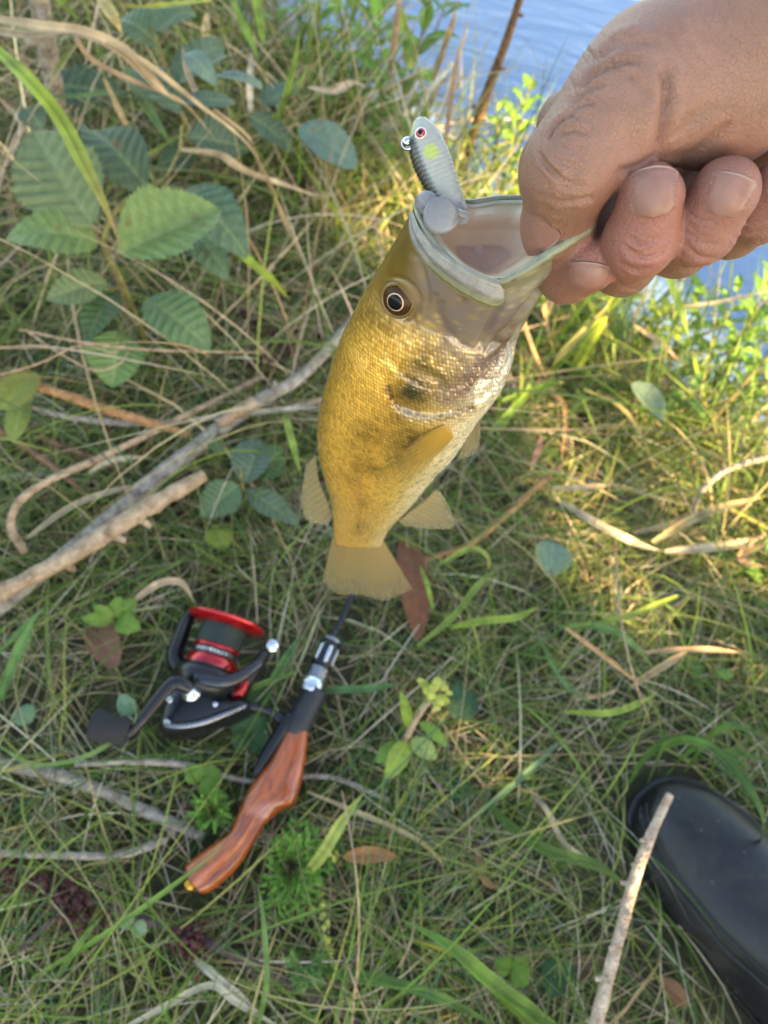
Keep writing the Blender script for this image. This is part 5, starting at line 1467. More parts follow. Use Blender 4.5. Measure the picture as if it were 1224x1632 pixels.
sapling('alder_shoot', 'alder shoot with overlapping dull leaves behind the dry reed tangle',
    [([(330, 330, .0), (300, 220, .10), (270, 120, .16), (240, 40, .2)], .0022), ([(300, 220, .10), (400, 180, .13), (430, 160, .13)], .0012)],
    [((300, 215, .12), (400, 235, .10), 70, (.08, .12, .07), {}), ((285, 160, .15), (215, 95, .15), 70, (.075, .115, .065), {}), ((275, 130, .16), (360, 60, .16), 66, (.095, .14, .08), {}), ((400, 180, .13), (470, 240, .10), 66, (.085, .13, .075), {}),
     ((250, 60, .19), (180, 20, .19), 60, (.09, .14, .07), {}), ((245, 45, .2), (310, 10, .2), 56, (.10, .155, .08), {}), ((420, 165, .13), (480, 130, .13), 54, (.09, .14, .085), {}), ((310, 240, .09), (250, 260, .08), 60, (.06, .10, .05), {})])
# smaller broad leaves caught in the grass
def low_leaf(name, b, t, wpx, col, label, cat='leaf', group=None, **kw):
    B, T = G(*b), G(*t); wd = wpx * mpp(b[0], b[1], b[2])
    V, F, c = leafmesh(B, T, wd, col=col, seed=int(b[0]), **{**dict(nv=6, fold=.15, shape=(.9, .6), droop=.08, up=np.array([.05, -.25, 1.]), vein=.012), **kw})
    return solo(name, V, F, M_leaf, label, cat, group, col=c)
low_leaf('round_leaf', (885, 862, .05), (874, 916, .05), 62, (.17, .24, .16), 'pale rounded leaf with yellow tip on the grass below the anal fin', edge=(.33, .33, .05))
low_leaf('fallen_leaf', (648, 845, .03), (670, 1015, .035), 48, (.20, .075, .034), 'long red brown dead leaf on the grass beside the tail fin', nv=10, fold=.3)
low_leaf('dead_leaf', (150, 990, .025), (185, 1062, .025), 52, (.19, .095, .055), 'curled brown dead leaf left of the red spool', fold=.35)
low_leaf('withered_leaf', (1055, 1560, .02), (1098, 1605, .02), 30, (.24, .11, .05), 'orange brown withered leaf beside the boot sole', fold=.3)
low_leaf('crumpled_leaf', (900, 1545, .015), (965, 1530, .015), 34, (.13, .075, .045), 'dark crumpled leaf scrap beside the peeled stick', fold=.5)
low_leaf('curled_leaf', (548, 1362, .03), (632, 1360, .035), 26, (.30, .15, .06), 'curled orange leaf strip on straw below the gunstock', fold=.6, droop=-.3)
low_leaf('spotted_leaf', (0, 650, .08), (58, 590, .08), 60, (.18, .20, .04), 'yellowing spotted leaf behind the orange stem', edge=(.30, .17, .03))
low_leaf('yellow_leaf', (20, 700, .06), (40, 628, .06), 40, (.20, .24, .05), 'narrow yellow green leaf under the orange stem')
low_leaf('brown_leaf', (690, 640, .05), (715, 600, .05), 34, (.18, .07, .04), 'brown leaf fragment behind the fish gill', fold=.4)
low_leaf('blue_green_leaf', (478, 200, .14), (572, 262, .11), 74, (.105, .165, .125), 'drooping blue green leaf beside the pale reed stalks', fold=.3, nv=8, ser=.08)
low_leaf('grey_green_leaf', (1010, 610, .08), (1062, 668, .06), 40, (.15, .21, .13), 'grey green leaf among sunlit waterside shoots', fold=.25)
# clover-like and rosette plants
def rosette(name, label, c0, leaves, cat='plant', col=(.07, .15, .03), stem=None, group=None):
    th = Thing(name, G(c0[0], c0[1], 0), label, cat, group)
    top = G(*c0)
    V, F = tube([G(c0[0], c0[1], 0), (G(c0[0], c0[1], 0) + top) / 2 + [.002, .001, 0], top], .0009, 7, n=8); th.part('stem', V, F, M_twig)
    for i, (b, t, w, c) in enumerate(leaves):
        B, T = G(*b), G(*t); wd = w * mpp(b[0], b[1], b[2])
        V, F, cc_ = leafmesh(B, T, wd, col=c or col, nv=5, fold=.18, shape=(.85, .65), droop=.1, up=np.array([0, -.25, 1.]), seed=i + int(c0[0]), vein=.01, nl=22, nw=11)
        th.part('leaf', V, F, M_leaf, col=cc_)
    return th
rosette('clover', 'dark three part clover leaf beside the peeled stick', (885, 1555, .03), [((885, 1555, .03), (868, 1532, .03), 36, None), ((886, 1556, .03), (915, 1540, .03), 38, None), ((885, 1558, .03), (878, 1588, .03), 36, None)], col=(.025, .075, .025))
rosette('pale_seedling', 'tiny pale two lobed seedling in the grass below the thin grey twig', (210, 1475, .035), [((210, 1475, .035), (196, 1458, .035), 26, None), ((212, 1474, .035), (232, 1488, .035), 28, None)], col=(.21, .30, .17))
rosette('bright_seedling', 'bright green notched seedling left of the dark clover', (815, 1545, .03), [((815, 1545, .03), (790, 1532, .03), 34, None), ((818, 1545, .03), (842, 1570, .03), 34, None), ((816, 1545, .03), (845, 1530, .03), 26, None)], col=(.13, .23, .03))
rosette('vetch_plant', 'broad leafed plant under the reel stem', (395, 1165, .02), [((395, 1165, .02), (372, 1140, .025), 34, None), ((395, 1165, .02), (425, 1140, .025), 36, None), ((395, 1168, .02), (375, 1195, .02), 36, None), ((398, 1168, .02), (425, 1200, .02), 36, None), ((398, 1130, .02), (430, 1098, .02), 36, None), ((385, 1110, .02), (360, 1090, .02), 30, None)], col=(.045, .10, .03))
rosette('leafy_weed', 'yellow green leafy weed left of the red spool', (180, 990, .04), [((180, 990, .04), (150, 965, .05), 24, None), ((180, 985, .04), (192, 950, .05), 24, None), ((182, 990, .04), (222, 1000, .05), 34, None), ((185, 985, .04), (215, 955, .05), 30, None), ((178, 990, .04), (130, 985, .05), 22, None)], col=(.13, .22, .03))
rosette('dark_leaf_pair', 'dark green leaf pair behind the yellow flower sprout', (735, 1150, .03), [((735, 1150, .03), (728, 1085, .04), 40, None), ((738, 1148, .03), (752, 1100, .035), 36, None), ((728, 1240, .02), (742, 1290, .02), 34, None)], col=(.035, .085, .035))
rosette('round_leaf_weed', 'small weed with round grey green leaf beside the reel knob', (215, 1150, .07), [((212, 1140, .07), (190, 1108, .075), 30, None), ((50, 1150, .03), (28, 1128, .03), 36, None)], col=(.13, .22, .12))
rosette('broadleaf_weed', 'broad light green weed leaves between the gunstock and the grey twig', (320, 1245, .03), [((320, 1245, .03), (298, 1222, .035), 34, None), ((325, 1243, .03), (352, 1230, .03), 34, None), ((318, 1248, .03), (345, 1260, .03), 28, None)], col=(.12, .22, .03))
# yellow-flowered sprout
th = Thing('flower_sprout', G(648, 1190, 0), 'sprout with yellow flower head and pale green leaves beyond the gunstock', 'plant')
sp0 = GP([(640, 1195, 0), (650, 1172, .05), (668, 1140, .07), (690, 1112, .085)])
V, F = tube(sp0, [.0024, .0024, .0020, .0012], 9, n=24); th.part('stem', V, F, M_tan)
for i, (b, t, w, c) in enumerate([((650, 1178, .05), (618, 1240, .055), 34, (.27, .33, .05)), ((655, 1178, .05), (697, 1208, .05), 32, (.30, .36, .11)), ((655, 1165, .055), (640, 1100, .06), 18, (.28, .34, .04)),
                                  ((670, 1150, .06), (715, 1190, .055), 20, (.16, .26, .04)), ((640, 1185, .04), (600, 1215, .04), 30, (.14, .24, .04)), ((690, 1115, .08), (718, 1118, .08), 20, (.30, .36, .05)), ((690, 1115, .08), (672, 1082, .085), 18, (.32, .34, .04))]):
    V, F, c_ = leafmesh(G(*b), G(*t), w * mpp(b[0], b[1], b[2]), col=c, nv=4, fold=.2, shape=(.9, .7), seed=i + 70, nl=20, nw=9); th.part('leaf', V, F, M_leaf, col=c_)
M_yel = plain('yellow_bloom', (.42, .42, .075), .6, var=.25, vscale=300, transl=.2)
rgp = np.random.default_rng(8)
for i in range(24):
    c = G(690 + rgp.normal(0, 11), 1100 + rgp.normal(0, 11), .088 + rgp.normal(0, .004))
    V, F = disc_dome(c, rgp.normal(size=3) + [0, 0, 2], rgp.uniform(.0022, .0040), rgp.uniform(.001, .0022), 3, 7); th.part('floret', V, F, M_yel)
# small yellow seed spikes
def spike(label, pts, n, group):
    th = Thing('goldenrod_spike', G(pts[0][0], pts[0][1], 0), label, 'flower', group)
    p = crom(GP(pts), 40); V, F = tube(p, .0008, 6, n=40); th.part('stem', V, F, M_twig)
    for i in range(n):
        c = p[10 + int(28 * i / n)] + rgp.normal(0, .0018, 3)
        V, F = disc_dome(c, rgp.normal(size=3) + [0, 0, 1.5], rgp.uniform(.0016, .0028), .0014, 3, 7); th.part('floret', V, F, M_yel)
spike('thin goldenrod spike drooping over straw below the feathery foliage', [(500, 1420, 0), (512, 1445, .03), (520, 1480, .03), (532, 1520, .025)], 20, 'goldenrod spikes')
spike('short goldenrod spike beside the yellow green blade', [(490, 1350, 0), (510, 1352, .04), (528, 1362, .04), (545, 1380, .035)], 18, 'goldenrod spikes')
# feathery umbel foliage
def feathery(label, b, tips, seed, col=(.10, .21, .03)):
    r_ = np.random.default_rng(seed); th = Thing('wild_carrot', G(b[0], b[1], 0), label, 'plant', 'feathery wild carrot plants')
    for (u, v, z_) in tips:
        A, B = G(b[0], b[1], .008), G(u, v, z_); mid = (A + B) / 2 + [0, 0, .018]
        p = crom([A, mid, B], 30); parts = [tube(p, .0006, 5, n=20)]; V0, F0 = parts[0]
        fr = th.part('frond_stem', V0, F0, M_twig)
        Vs, Fs, Cs_, off = [], [], [], 0
        L = np.linalg.norm(B - A)
        for k in range(7, 30, 4):
            t = nrm(p[min(k + 1, 29)] - p[k - 1]); sd_1 = nrm(np.cross(t, [0, 0, 1]))
            for sg in (-1, 1):
                ln = L * .42 * math.sin(math.pi * min(1, (k / 30) ** .7)) + .003
                for j in range(4):
                    o = p[k] + (sd_1 * sg * .75 + t * .6) * ln * (j / 4)
                    d = nrm(sd_1 * sg * r_.uniform(.1, 1) + t * r_.uniform(.3, 1) + [0, 0, r_.normal() * .3])
                    v_, f_, c_ = leafmesh(o, o + d * r_.uniform(.005, .010), .0024, col=np.array(col) * r_.uniform(.7, 1.3), nl=5, nw=3, nv=2, fold=.2, shape=(.9, .6), up=np.array([r_.normal() * .3, r_.normal() * .3, 1]))
                    Vs.append(v_); Fs.append(f_ + off); Cs_.append(c_); off += len(v_)
        th.part('frond', np.vstack(Vs), np.vstack(Fs), M_leaf, col=np.vstack(Cs_))
feathery('bright feathery wild carrot foliage against the gunstock grip', (462, 1385), [(448, 1335, .03), (478, 1312, .04), (508, 1335, .045), (525, 1370, .035), (500, 1410, .03), (462, 1440, .025), (428, 1415, .02), (432, 1462, .02), (490, 1450, .025)], 3)
feathery('small feathery frond in the thatch below the gunstock butt', (485, 1530), [(490, 1575, .025), (465, 1545, .02), (500, 1545, .02)], 4, (.10, .19, .05))
feathery('feathery sprig between the grey twig and the gunstock neck', (340, 1300), [(330, 1275, .03), (355, 1280, .035), (352, 1312, .03), (310, 1290, .03)], 5)

# ---- sticks
def stick(name, pts, rpx, mat, label, cat='stick', group=None, knots=0, seed=1, lump=.05, broken=True):
    P3 = np.array(GP(pts)); rr = [r * mpp(u, v, z_) for r, (u, v, z_) in zip(rpx, pts)]
    V, F = tube(P3, rr, 14, n=18 * len(pts), lump=lump, seed=seed)
    r_ = np.random.default_rng(seed)
    if not knots: return solo(name, V, F, mat, label, cat, group)
    th = Thing(name, V[V[:, 2].argmin()], label, cat, group); th.part('shaft', V, F, mat)
    q = crom(np.hstack([P3, np.array(rr)[:, None]]), 60)
    for i in range(knots):
        k = int(5 + 50 * (i + r_.uniform(.2, .8)) / knots); d = nrm(np.cross(q[k + 1, :3] - q[k, :3], r_.normal(size=3)) + .5 * nrm(q[k, :3] - q[k + 1, :3]) * 0)
        v_, f_ = tube([q[k, :3], q[k, :3] + d * q[k, 3] * 2.0 + nrm(q[k + 1, :3] - q[k - 1, :3]) * q[k, 3] * .8], [q[k, 3] * .55, q[k, 3] * .35], 8, n=6); th.part('knot', v_, f_, mat)
    return th
stick('fallen_branch', [(-60, 1010, .020), (0, 968, .025), (130, 862, .035), (300, 722, .045), (410, 642, .050), (480, 600, .050), (560, 515, .055), (620, 440, .05)], [12, 12, 13, 13, 11, 9, 8, 6], M_grey, 'long grey branch lying diagonally behind the fish', knots=7, seed=3)
stick('broken_stick', [(-40, 965, .050), (0, 945, .052), (120, 882, .055), (230, 812, .060), (300, 772, .060), (326, 758, .060)], [13, 13, 14, 14, 12, 10], M_tan, 'tan peeled stick with broken end lying across the grey branch', knots=5, seed=4)
stick('branch_stub', [(405, 640, .060), (380, 655, .060), (350, 676, .055)], [9, 10, 9], M_tan, 'short pale stub resting on the grey branch')
stick('grey_twig', [(-30, 1205, .02), (0, 1217, .02), (80, 1232, .022), (150, 1256, .022), (240, 1296, .02), (325, 1334, .015)], [11, 11, 10, 10, 9, 8], M_grey, 'straight grey twig pointing at the gunstock neck', knots=4, seed=6)
stick('thin_twig', [(-20, 1358, .03), (60, 1362, .03), (180, 1364, .03), (235, 1350, .03), (265, 1338, .025)], [6, 6, 6, 6, 5], M_grey, 'thin bent pale twig below the straight grey twig')
stick('purple_stem', [(-10, 1375, .02), (60, 1405, .02), (180, 1450, .02), (300, 1490, .02), (420, 1545, .02), (520, 1600, .015), (600, 1650, .01)], [7, 8, 8, 7, 8, 8, 7], M_purp, 'dark purple dock stem lying below the gunstock butt', 'stem', knots=5, seed=8)
stick('peeled_stick', [(1068, 1266, .125), (1040, 1325, .115), (1012, 1400, .105), (985, 1500, .092), (950, 1632, .072), (930, 1720, .05), (915, 1800, .0)], [6.5, 8, 9, 9.5, 10.5, 11.5, 11.5], M_pink, 'pale peeled stick with side knots standing up before the boot', knots=11, seed=9, lump=.04)
stick('dead_reed', [(735, 275, -.05), (752, 220, .04), (783, 130, .14), (812, 50, .22), (840, -40, .30)], [8, 8, 8, 7, 6], M_brown, 'upright brown stem standing at the edge of the water', 'stem', knots=4, seed=10)
stick('upright_branch', [(110, 260, .0), (96, 190, .08), (78, 90, .16), (60, -10, .24), (48, -60, .27)], [11, 13, 15, 16, 16], M_grey, 'upright grey branch behind the dry reed leaves', knots=4, seed=11)
stick('orange_stem', [(40, 608, .07), (110, 632, .07), (200, 662, .065), (300, 692, .05)], [7, 8, 8, 6], M_oran, 'orange brown stem lying below the alder sapling', 'stem')
stick('red_twig', [(893, 742, .06), (840, 790, .055), (760, 860, .045), (700, 885, .035), (640, 900, .02)], [5, 5, 5, 4, 4], M_oran, 'reddish twig slanting towards the tail fin', knots=4, seed=13)
stick('bent_twig', [(40, 880, .03), (18, 840, .05), (30, 800, .06), (80, 765, .06), (170, 725, .055), (300, 660, .05), (420, 600, .045)], [7, 7, 6, 6, 6, 5, 4], M_tan, 'long bent straw coloured stalk looping past the grey branch', 'stalk')
stick('dark_twig', [(50, 650, .05), (130, 668, .05), (250, 675, .045), (380, 660, .045), (510, 640, .04)], [4, 5, 5, 4, 3], M_grey, 'thin dark twig crossing under the orange stem', knots=3, seed=15)
stick('brown_twig', [(0, 685, .05), (80, 740, .045), (140, 790, .04)], [5, 5, 4], M_brown, 'short brown twig below the orange stem')
stick('rust_twig', [(60, 695, .04), (160, 735, .04), (225, 755, .035)], [4, 5, 4], M_brown, 'rust coloured twig above the bent stalk')
stick('wiry_tendril', [(-10, 600, .10), (60, 580, .12), (130, 550, .12), (180, 562, .12), (200, 545, .12)], [1.5, 1.5, 1.5, 1.3, 1.0], M_tan, 'wiry dry tendril curling under the alder leaves', 'tendril', 'dry tendrils')
stick('wiry_tendril', [(40, 525, .12), (90, 560, .12), (150, 590, .12), (190, 580, .12), (205, 560, .12)], [1.5, 1.5, 1.5, 1.3, 1.0], M_tan, 'wiry dry tendril curling under the alder leaves', 'tendril', 'dry tendrils')
stick('dry_stalk', [(30, 525, .12), (130, 545, .12), (250, 558, .12), (420, 562, .09)], [1.8, 2, 1.8, 1.2], M_tan, 'straight dry stalk crossing below the alder leaves', 'stalk')
stick('pale_stalk', [(120, 1218, .03), (210, 1214, .035), (300, 1220, .03), (400, 1245, .02), (520, 1238, .02), (620, 1275, .02)], [4, 5, 5, 4, 4, 4], M_grey, 'pale stalk running behind the gunstock grip', 'stalk')
stick('twig', [(30, 1515, .02), (90, 1460, .025), (110, 1440, .02)], [4, 5, 4], M_purp, 'short dark twig near the dock seed clusters')
stick('forked_twig', [(1224, 728, .06), (1160, 748, .06), (1120, 780, .05), (1105, 815, .03)], [5, 5, 5, 4], M_grey, 'pale seedy twig on the right bank above the sandy straw', knots=6, seed=21)
for i, pl in enumerate([[(560, 1640, .04), (572, 1500, .10), (566, 1380, .12), (545, 1260, .10)], [(636, 1540, .03), (655, 1500, .05), (662, 1450, .03)], [(540, 1500, .02), (562, 1560, .05), (590, 1632, .02)],
                        [(980, 850, .02), (985, 950, .10), (1005, 1060, .13), (1035, 1150, .05)]]):
    stick('straw_stalk', pl, [1.7, 1.7, 1.5, 1.2][:len(pl)], M_tan, 'single thin straw stalk arching over the thatch', 'stalk', 'single straw stalks')
# dock seed clusters
M_dock = plain('dock_seed', (.075, .018, .014), .75, var=.35, vscale=300)
def dock(cs, label):
    u0, v0 = cs[0]; th = Thing('dock_seed_head', G(u0, v0, 0), label, 'seed head', 'dark red dock seed heads')
    p = GP([(u, v, .022) for u, v in cs]); V, F = tube(p, .0012, 7, n=16); th.part('stem', V, F, M_purp)
    q = crom(p, 60)
    vs, fs = [], []
    for i in range(150):
        c = q[rgp.integers(0, 60)] + rgp.normal(0, .0055, 3) * [1, 1, .6] + [0, 0, .004]
        vs.append(disc_dome(c, rgp.normal(size=3) + [0, 0, 1], rgp.uniform(.0014, .0028), .0012, 2, 6))
    V, F = merge(*vs); o = th.part('seeds', V, F, M_dock); o['kind'] = 'stuff'
dock([(0, 1370), (20, 1395), (30, 1410)], 'dark red dock seed head at the root of the purple stem'); dock([(75, 1395), (100, 1420), (110, 1440)], 'largest dark red dock seed head beside the short dark twig')
dock([(290, 1495), (310, 1505)], 'dark red dock seed head right of the tiny pale seedling'); dock([(120, 1450), (150, 1462)], 'small dark red dock seed head left of the pale seedling')
dock([(385, 500), (420, 540), (470, 560)], 'long dark red dock seed head between the alder and the fish'); dock([(400, 590), (440, 580)], 'short dark red dock seed head above the grey branch')

# ---- broad blades and dry reed leaves
def blade(name, pts, wpx, col, label, cat='grass blade', group=None, tip=None, mat=None, **kw):
    w = wpx * mpp(*pts[len(pts) // 2]); V, F, c = ribbon(GP(pts), w, col, tip=tip, **kw)
    return solo(name, V, F, mat or M_grass, label, cat, group, col=c)
YG = (.27, .34, .045); GR = (.10, .18, .035); DRY = (.46, .32, .17); DRY2 = (.36, .24, .12)
blade('grass_blade', [(-30, 60, .27), (0, 85, .27), (50, 135, .27), (95, 190, .26), (140, 275, .25), (170, 335, .24), (192, 392, .22)], 25, YG, 'broad yellow green grass blade arching over the alder leaves', tip=(.30, .16, .08))
blade('grass_blade', [(360, 385, .12), (400, 420, .11), (435, 450, .10), (462, 478, .09)], 17, YG, 'short yellow green blade pointing from the alder towards the fish', tip=(.40, .32, .03))
blade('grass_blade', [(340, 2, .2), (270, 10, .22), (220, 12, .22), (180, 5, .22)], 15, (.36, .38, .05), 'yellow blade lying across the shore grass beside the upright branch', tip=(.4, .25, .05))
GGL = ['olive green blade crossing towards the blue green leaf', 'broad green blade under the arching reed leaf', 'tall thin green blade rising beside the blue green leaf', 'short bright blade beside the upright branch', 'green blade hanging from the shore grass', 'thin green blade rising at the shore grass', 'long pale green blade lying behind the big alder leaf', 'short yellow green blade crossing the upright branch']
GG = 'green blades by the reed leaves'
for i, (pl, w, c) in enumerate([([(455, 260, .02), (440, 190, .12), (480, 130, .16), (500, 90, .18)], 18, (.20, .26, .05)), ([(200, 110, .1), (240, 180, .14), (275, 235, .14)], 22, (.12, .18, .045)),
                                ([(420, 260, .03), (448, 180, .12), (470, 100, .2), (478, 40, .24)], 13, (.17, .24, .05)), ([(120, 30, .2), (100, 5, .22), (95, -30, .23)], 16, (.2, .27, .05)), ([(370, 0, .2), (400, 70, .17), (430, 140, .12)], 15, (.13, .21, .04)),
                                ([(420, 70, .17), (410, 10, .2), (405, -40, .22)], 12, (.15, .24, .04)), ([(300, 180, .05), (210, 150, .12), (120, 155, .14), (0, 150, .14)], 14, (.12, .19, .06)), ([(70, 170, .12), (95, 110, .16), (120, 70, .18)], 13, (.18, .22, .05))]):
    blade('grass_blade', pl, w, c, GGL[i], group=GG, n=22)
RLL = ['broad tan reed leaf arching across the upright branch', 'pale flat reed leaf end lying over the upright branch', 'long narrow tan reed leaf drooping past the alder leaves', 'narrow orange tan reed leaf under the broad arching one', 'twisted tan reed leaf pointing at the fish from the alder top', 'narrow brown reed leaf hanging down to the turf', 'thin brown reed leaf rising above the toothed leaf pair', 'short brown reed leaf beside the upright branch', 'yellow brown reed leaf tip beside the upright branch', 'curled peach reed leaf near the blue green leaf', 'short tan reed leaf standing at the back of the tangle', 'short brown reed leaf below the toothed leaves', 'small tan reed scrap left of the blue green leaf', 'pale reed leaf standing behind the toothed leaf pair']
RL = 'dry reed leaves'
for i, (pl, w, c) in enumerate([([(-40, 28, .26), (60, 48, .27), (135, 58, .27), (200, 90, .26), (262, 150, .24), (310, 175, .22)], 30, DRY), ([(-40, 48, .25), (50, 62, .26), (130, 50, .27), (160, 55, .27)], 26, (.50, .38, .24)),
                                ([(130, 52, .27), (220, 95, .26), (310, 165, .23), (400, 240, .18), (450, 335, .10)], 15, DRY), ([(120, 60, .26), (150, 100, .25), (230, 140, .24), (290, 165, .22), (350, 230, .18)], 13, (.42, .27, .15)),
                                ([(285, 240, .16), (350, 250, .16), (400, 280, .15), (520, 318, .11)], 17, DRY), ([(340, 175, .2), (395, 220, .18), (410, 260, .15), (445, 335, .08), (510, 470, .03)], 11, DRY2), ([(330, 185, .2), (300, 120, .2), (290, 70, .2)], 9, DRY2),
                                ([(165, 125, .16), (200, 200, .13), (190, 170, .13)], 8, DRY2), ([(160, 0, .22), (180, 30, .22), (195, 55, .21)], 22, (.42, .30, .10)), ([(490, 140, .12), (530, 150, .13), (560, 135, .13), (590, 140, .12)], 16, (.52, .36, .22)), ([(330, 20, .14), (328, 70, .12), (338, 110, .10)], 13, DRY),
                                ([(365, 330, .06), (385, 385, .04), (400, 440, .02)], 9, DRY2), ([(500, 310, .08), (530, 312, .08), (545, 305, .08)], 9, DRY), ([(400, 190, .12), (398, 130, .14), (402, 80, .15)], 10, (.5, .40, .28))]):
    blade('reed_leaf', pl, w, c, RLL[i], 'reed leaf', RL, mat=M_straw, fold=.5)
RWL = ['reddish dry reed leaf standing left of the upright brown stem', 'tan dry reed leaf bent over above the lure', 'thin pale reed leaf rising out of the water behind the lure', 'brown dry reed leaf standing at the shore grass', 'thin brown reed leaf leaning over the water', 'brown reed leaf crossing the thin pale one', 'short whitish reed leaf beside the lure back', 'orange dry reed leaf between the lure and the thumb']
# pale reed stalks by the lure
for pl, w in (([(630, 260, .03), (655, 215, .08), (680, 150, .13), (722, 100, .16)], 10), ([(605, 250, .02), (640, 180, .08), (665, 130, .12)], 8)):
    stick('reed_stalk', pl, [w / 2] * len(pl), bark_mat('pale_reed', (.34, .31, .24), (.55, .52, .44)), 'pale dead reed stalk leaning behind the lure', 'reed stalk', 'pale reed stalks', lump=.02)
for i, (pl, w, c) in enumerate([([(700, 300, .0), (720, 150, .15), (735, 60, .25)], 9, (.45, .30, .22)), ([(650, 260, .02), (700, 140, .12), (750, 120, .14)], 14, (.46, .30, .18)), ([(655, 330, -.02), (735, 80, .2), (745, 20, .25)], 8, (.44, .36, .26)), ([(620, 130, .12), (632, 40, .2), (640, -20, .24)], 12, (.30, .20, .12)), ([(560, 60, .15), (640, 0, .2), (660, -20, .2)], 8, DRY2),
                 ([(690, 130, .1), (720, 40, .2), (735, -20, .24)], 10, DRY2), ([(690, 200, .06), (730, 230, .03), (735, 270, .0)], 8, (.5, .45, .38)), ([(790, 280, -.02), (815, 350, -.03), (825, 380, -.04)], 10, (.45, .30, .12))]):
    blade('reed_leaf', pl, w, c, RWL[i], 'reed leaf', 'dry reed leaves by the water', mat=M_straw)
# right-hand bank
SBL = ['broad yellow green sunlit blade rising under the middle finger', 'broad yellow green blade drooping at the water edge', 'green blade pointing away from the fish throat', 'thin green blade rising from beside the pelvic fin', 'thin straw yellow blade beside the broad sunlit blade', 'peach dry blade sloping towards the water', 'tan sunlit blade under the index finger', 'thin reddish kinked stalk below the throat', 'thin reddish stalk rising beside the jaw', 'thin yellow stalk bending towards the seedy twig', 'small pale green blade in the sunlit patch', 'pale straw crossing the water below the little finger']
SB = 'sunlit blades below the hand'
for i, (pl, w, c) in enumerate([([(905, 610, .0), (940, 545, .10), (990, 470, .17), (1040, 420, .20)], 22, (.30, .36, .05)), ([(1060, 430, .15), (1085, 500, .14), (1105, 580, .08), (1130, 660, .02)], 18, (.30, .38, .06)), ([(800, 640, .05), (860, 620, .06), (900, 605, .06)], 14, (.20, .30, .05)), ([(780, 690, .05), (830, 640, .07), (850, 600, .09)], 12, (.22, .32, .05)),
                 ([(870, 600, .05), (900, 560, .09), (960, 500, .13), (980, 470, .14)], 12, (.38, .32, .10)), ([(1010, 520, .10), (1060, 555, .07), (1090, 585, .05)], 16, (.48, .32, .20)), ([(880, 560, .03), (870, 500, .08), (905, 450, .12)], 16, (.46, .30, .14)), ([(840, 560, .03), (870, 620, .04), (900, 650, .04), (895, 740, .02)], 8, (.42, .24, .12)),
                 ([(820, 470, .12), (850, 560, .08), (880, 620, .04)], 8, (.40, .24, .12)), ([(930, 620, .05), (1000, 660, .06), (1050, 760, .02)], 8, (.38, .30, .12)), ([(980, 600, .04), (975, 540, .08), (960, 520, .09)], 7, (.32, .36, .10)), ([(1224, 465, .14), (1130, 485, .13), (1060, 490, .12)], 8, (.5, .38, .24))]):
    blade('grass_blade', pl, w, c, SBL[i], group=SB, n=22)
SDL = ['flat tan dry blade end right of the pelvic fin', 'pale crumpled dry blade above the round pale leaf', 'small brown dry blade touching the pale crumpled one', 'long tan dry blade at the shore end of the turf', 'broad pale dry blade lying under the long tan one', 'orange dry blade meeting the curved green blade', 'straight orange tan dry blade lying towards the leafy shoots', 'tan dry blade kinked under the straight orange one', 'short tan dry blade above the bowed yellow green blade', 'short reddish dry stub above the reddish twig', 'tan dry blade rising beside the seedy twig', 'folded brown dry blade below the long tan one', 'wavy pale dry blade left of the boot toe', 'broad whitish dry blade below the purple stem', 'bent whitish dry blade lying across the broad whitish one', 'curled peach dry blade arching over the red spool lip', 'short pale dry blade above the bent stalk', 'tan dry blade running under the grey branch', 'pale dry blade beside the dark twig near the fish back', 'short rusty dry blade in the turf left of the peeled stick', 'thin tan dry blade kinked right of the gunstock grip']
SD = 'dry blades on the turf'
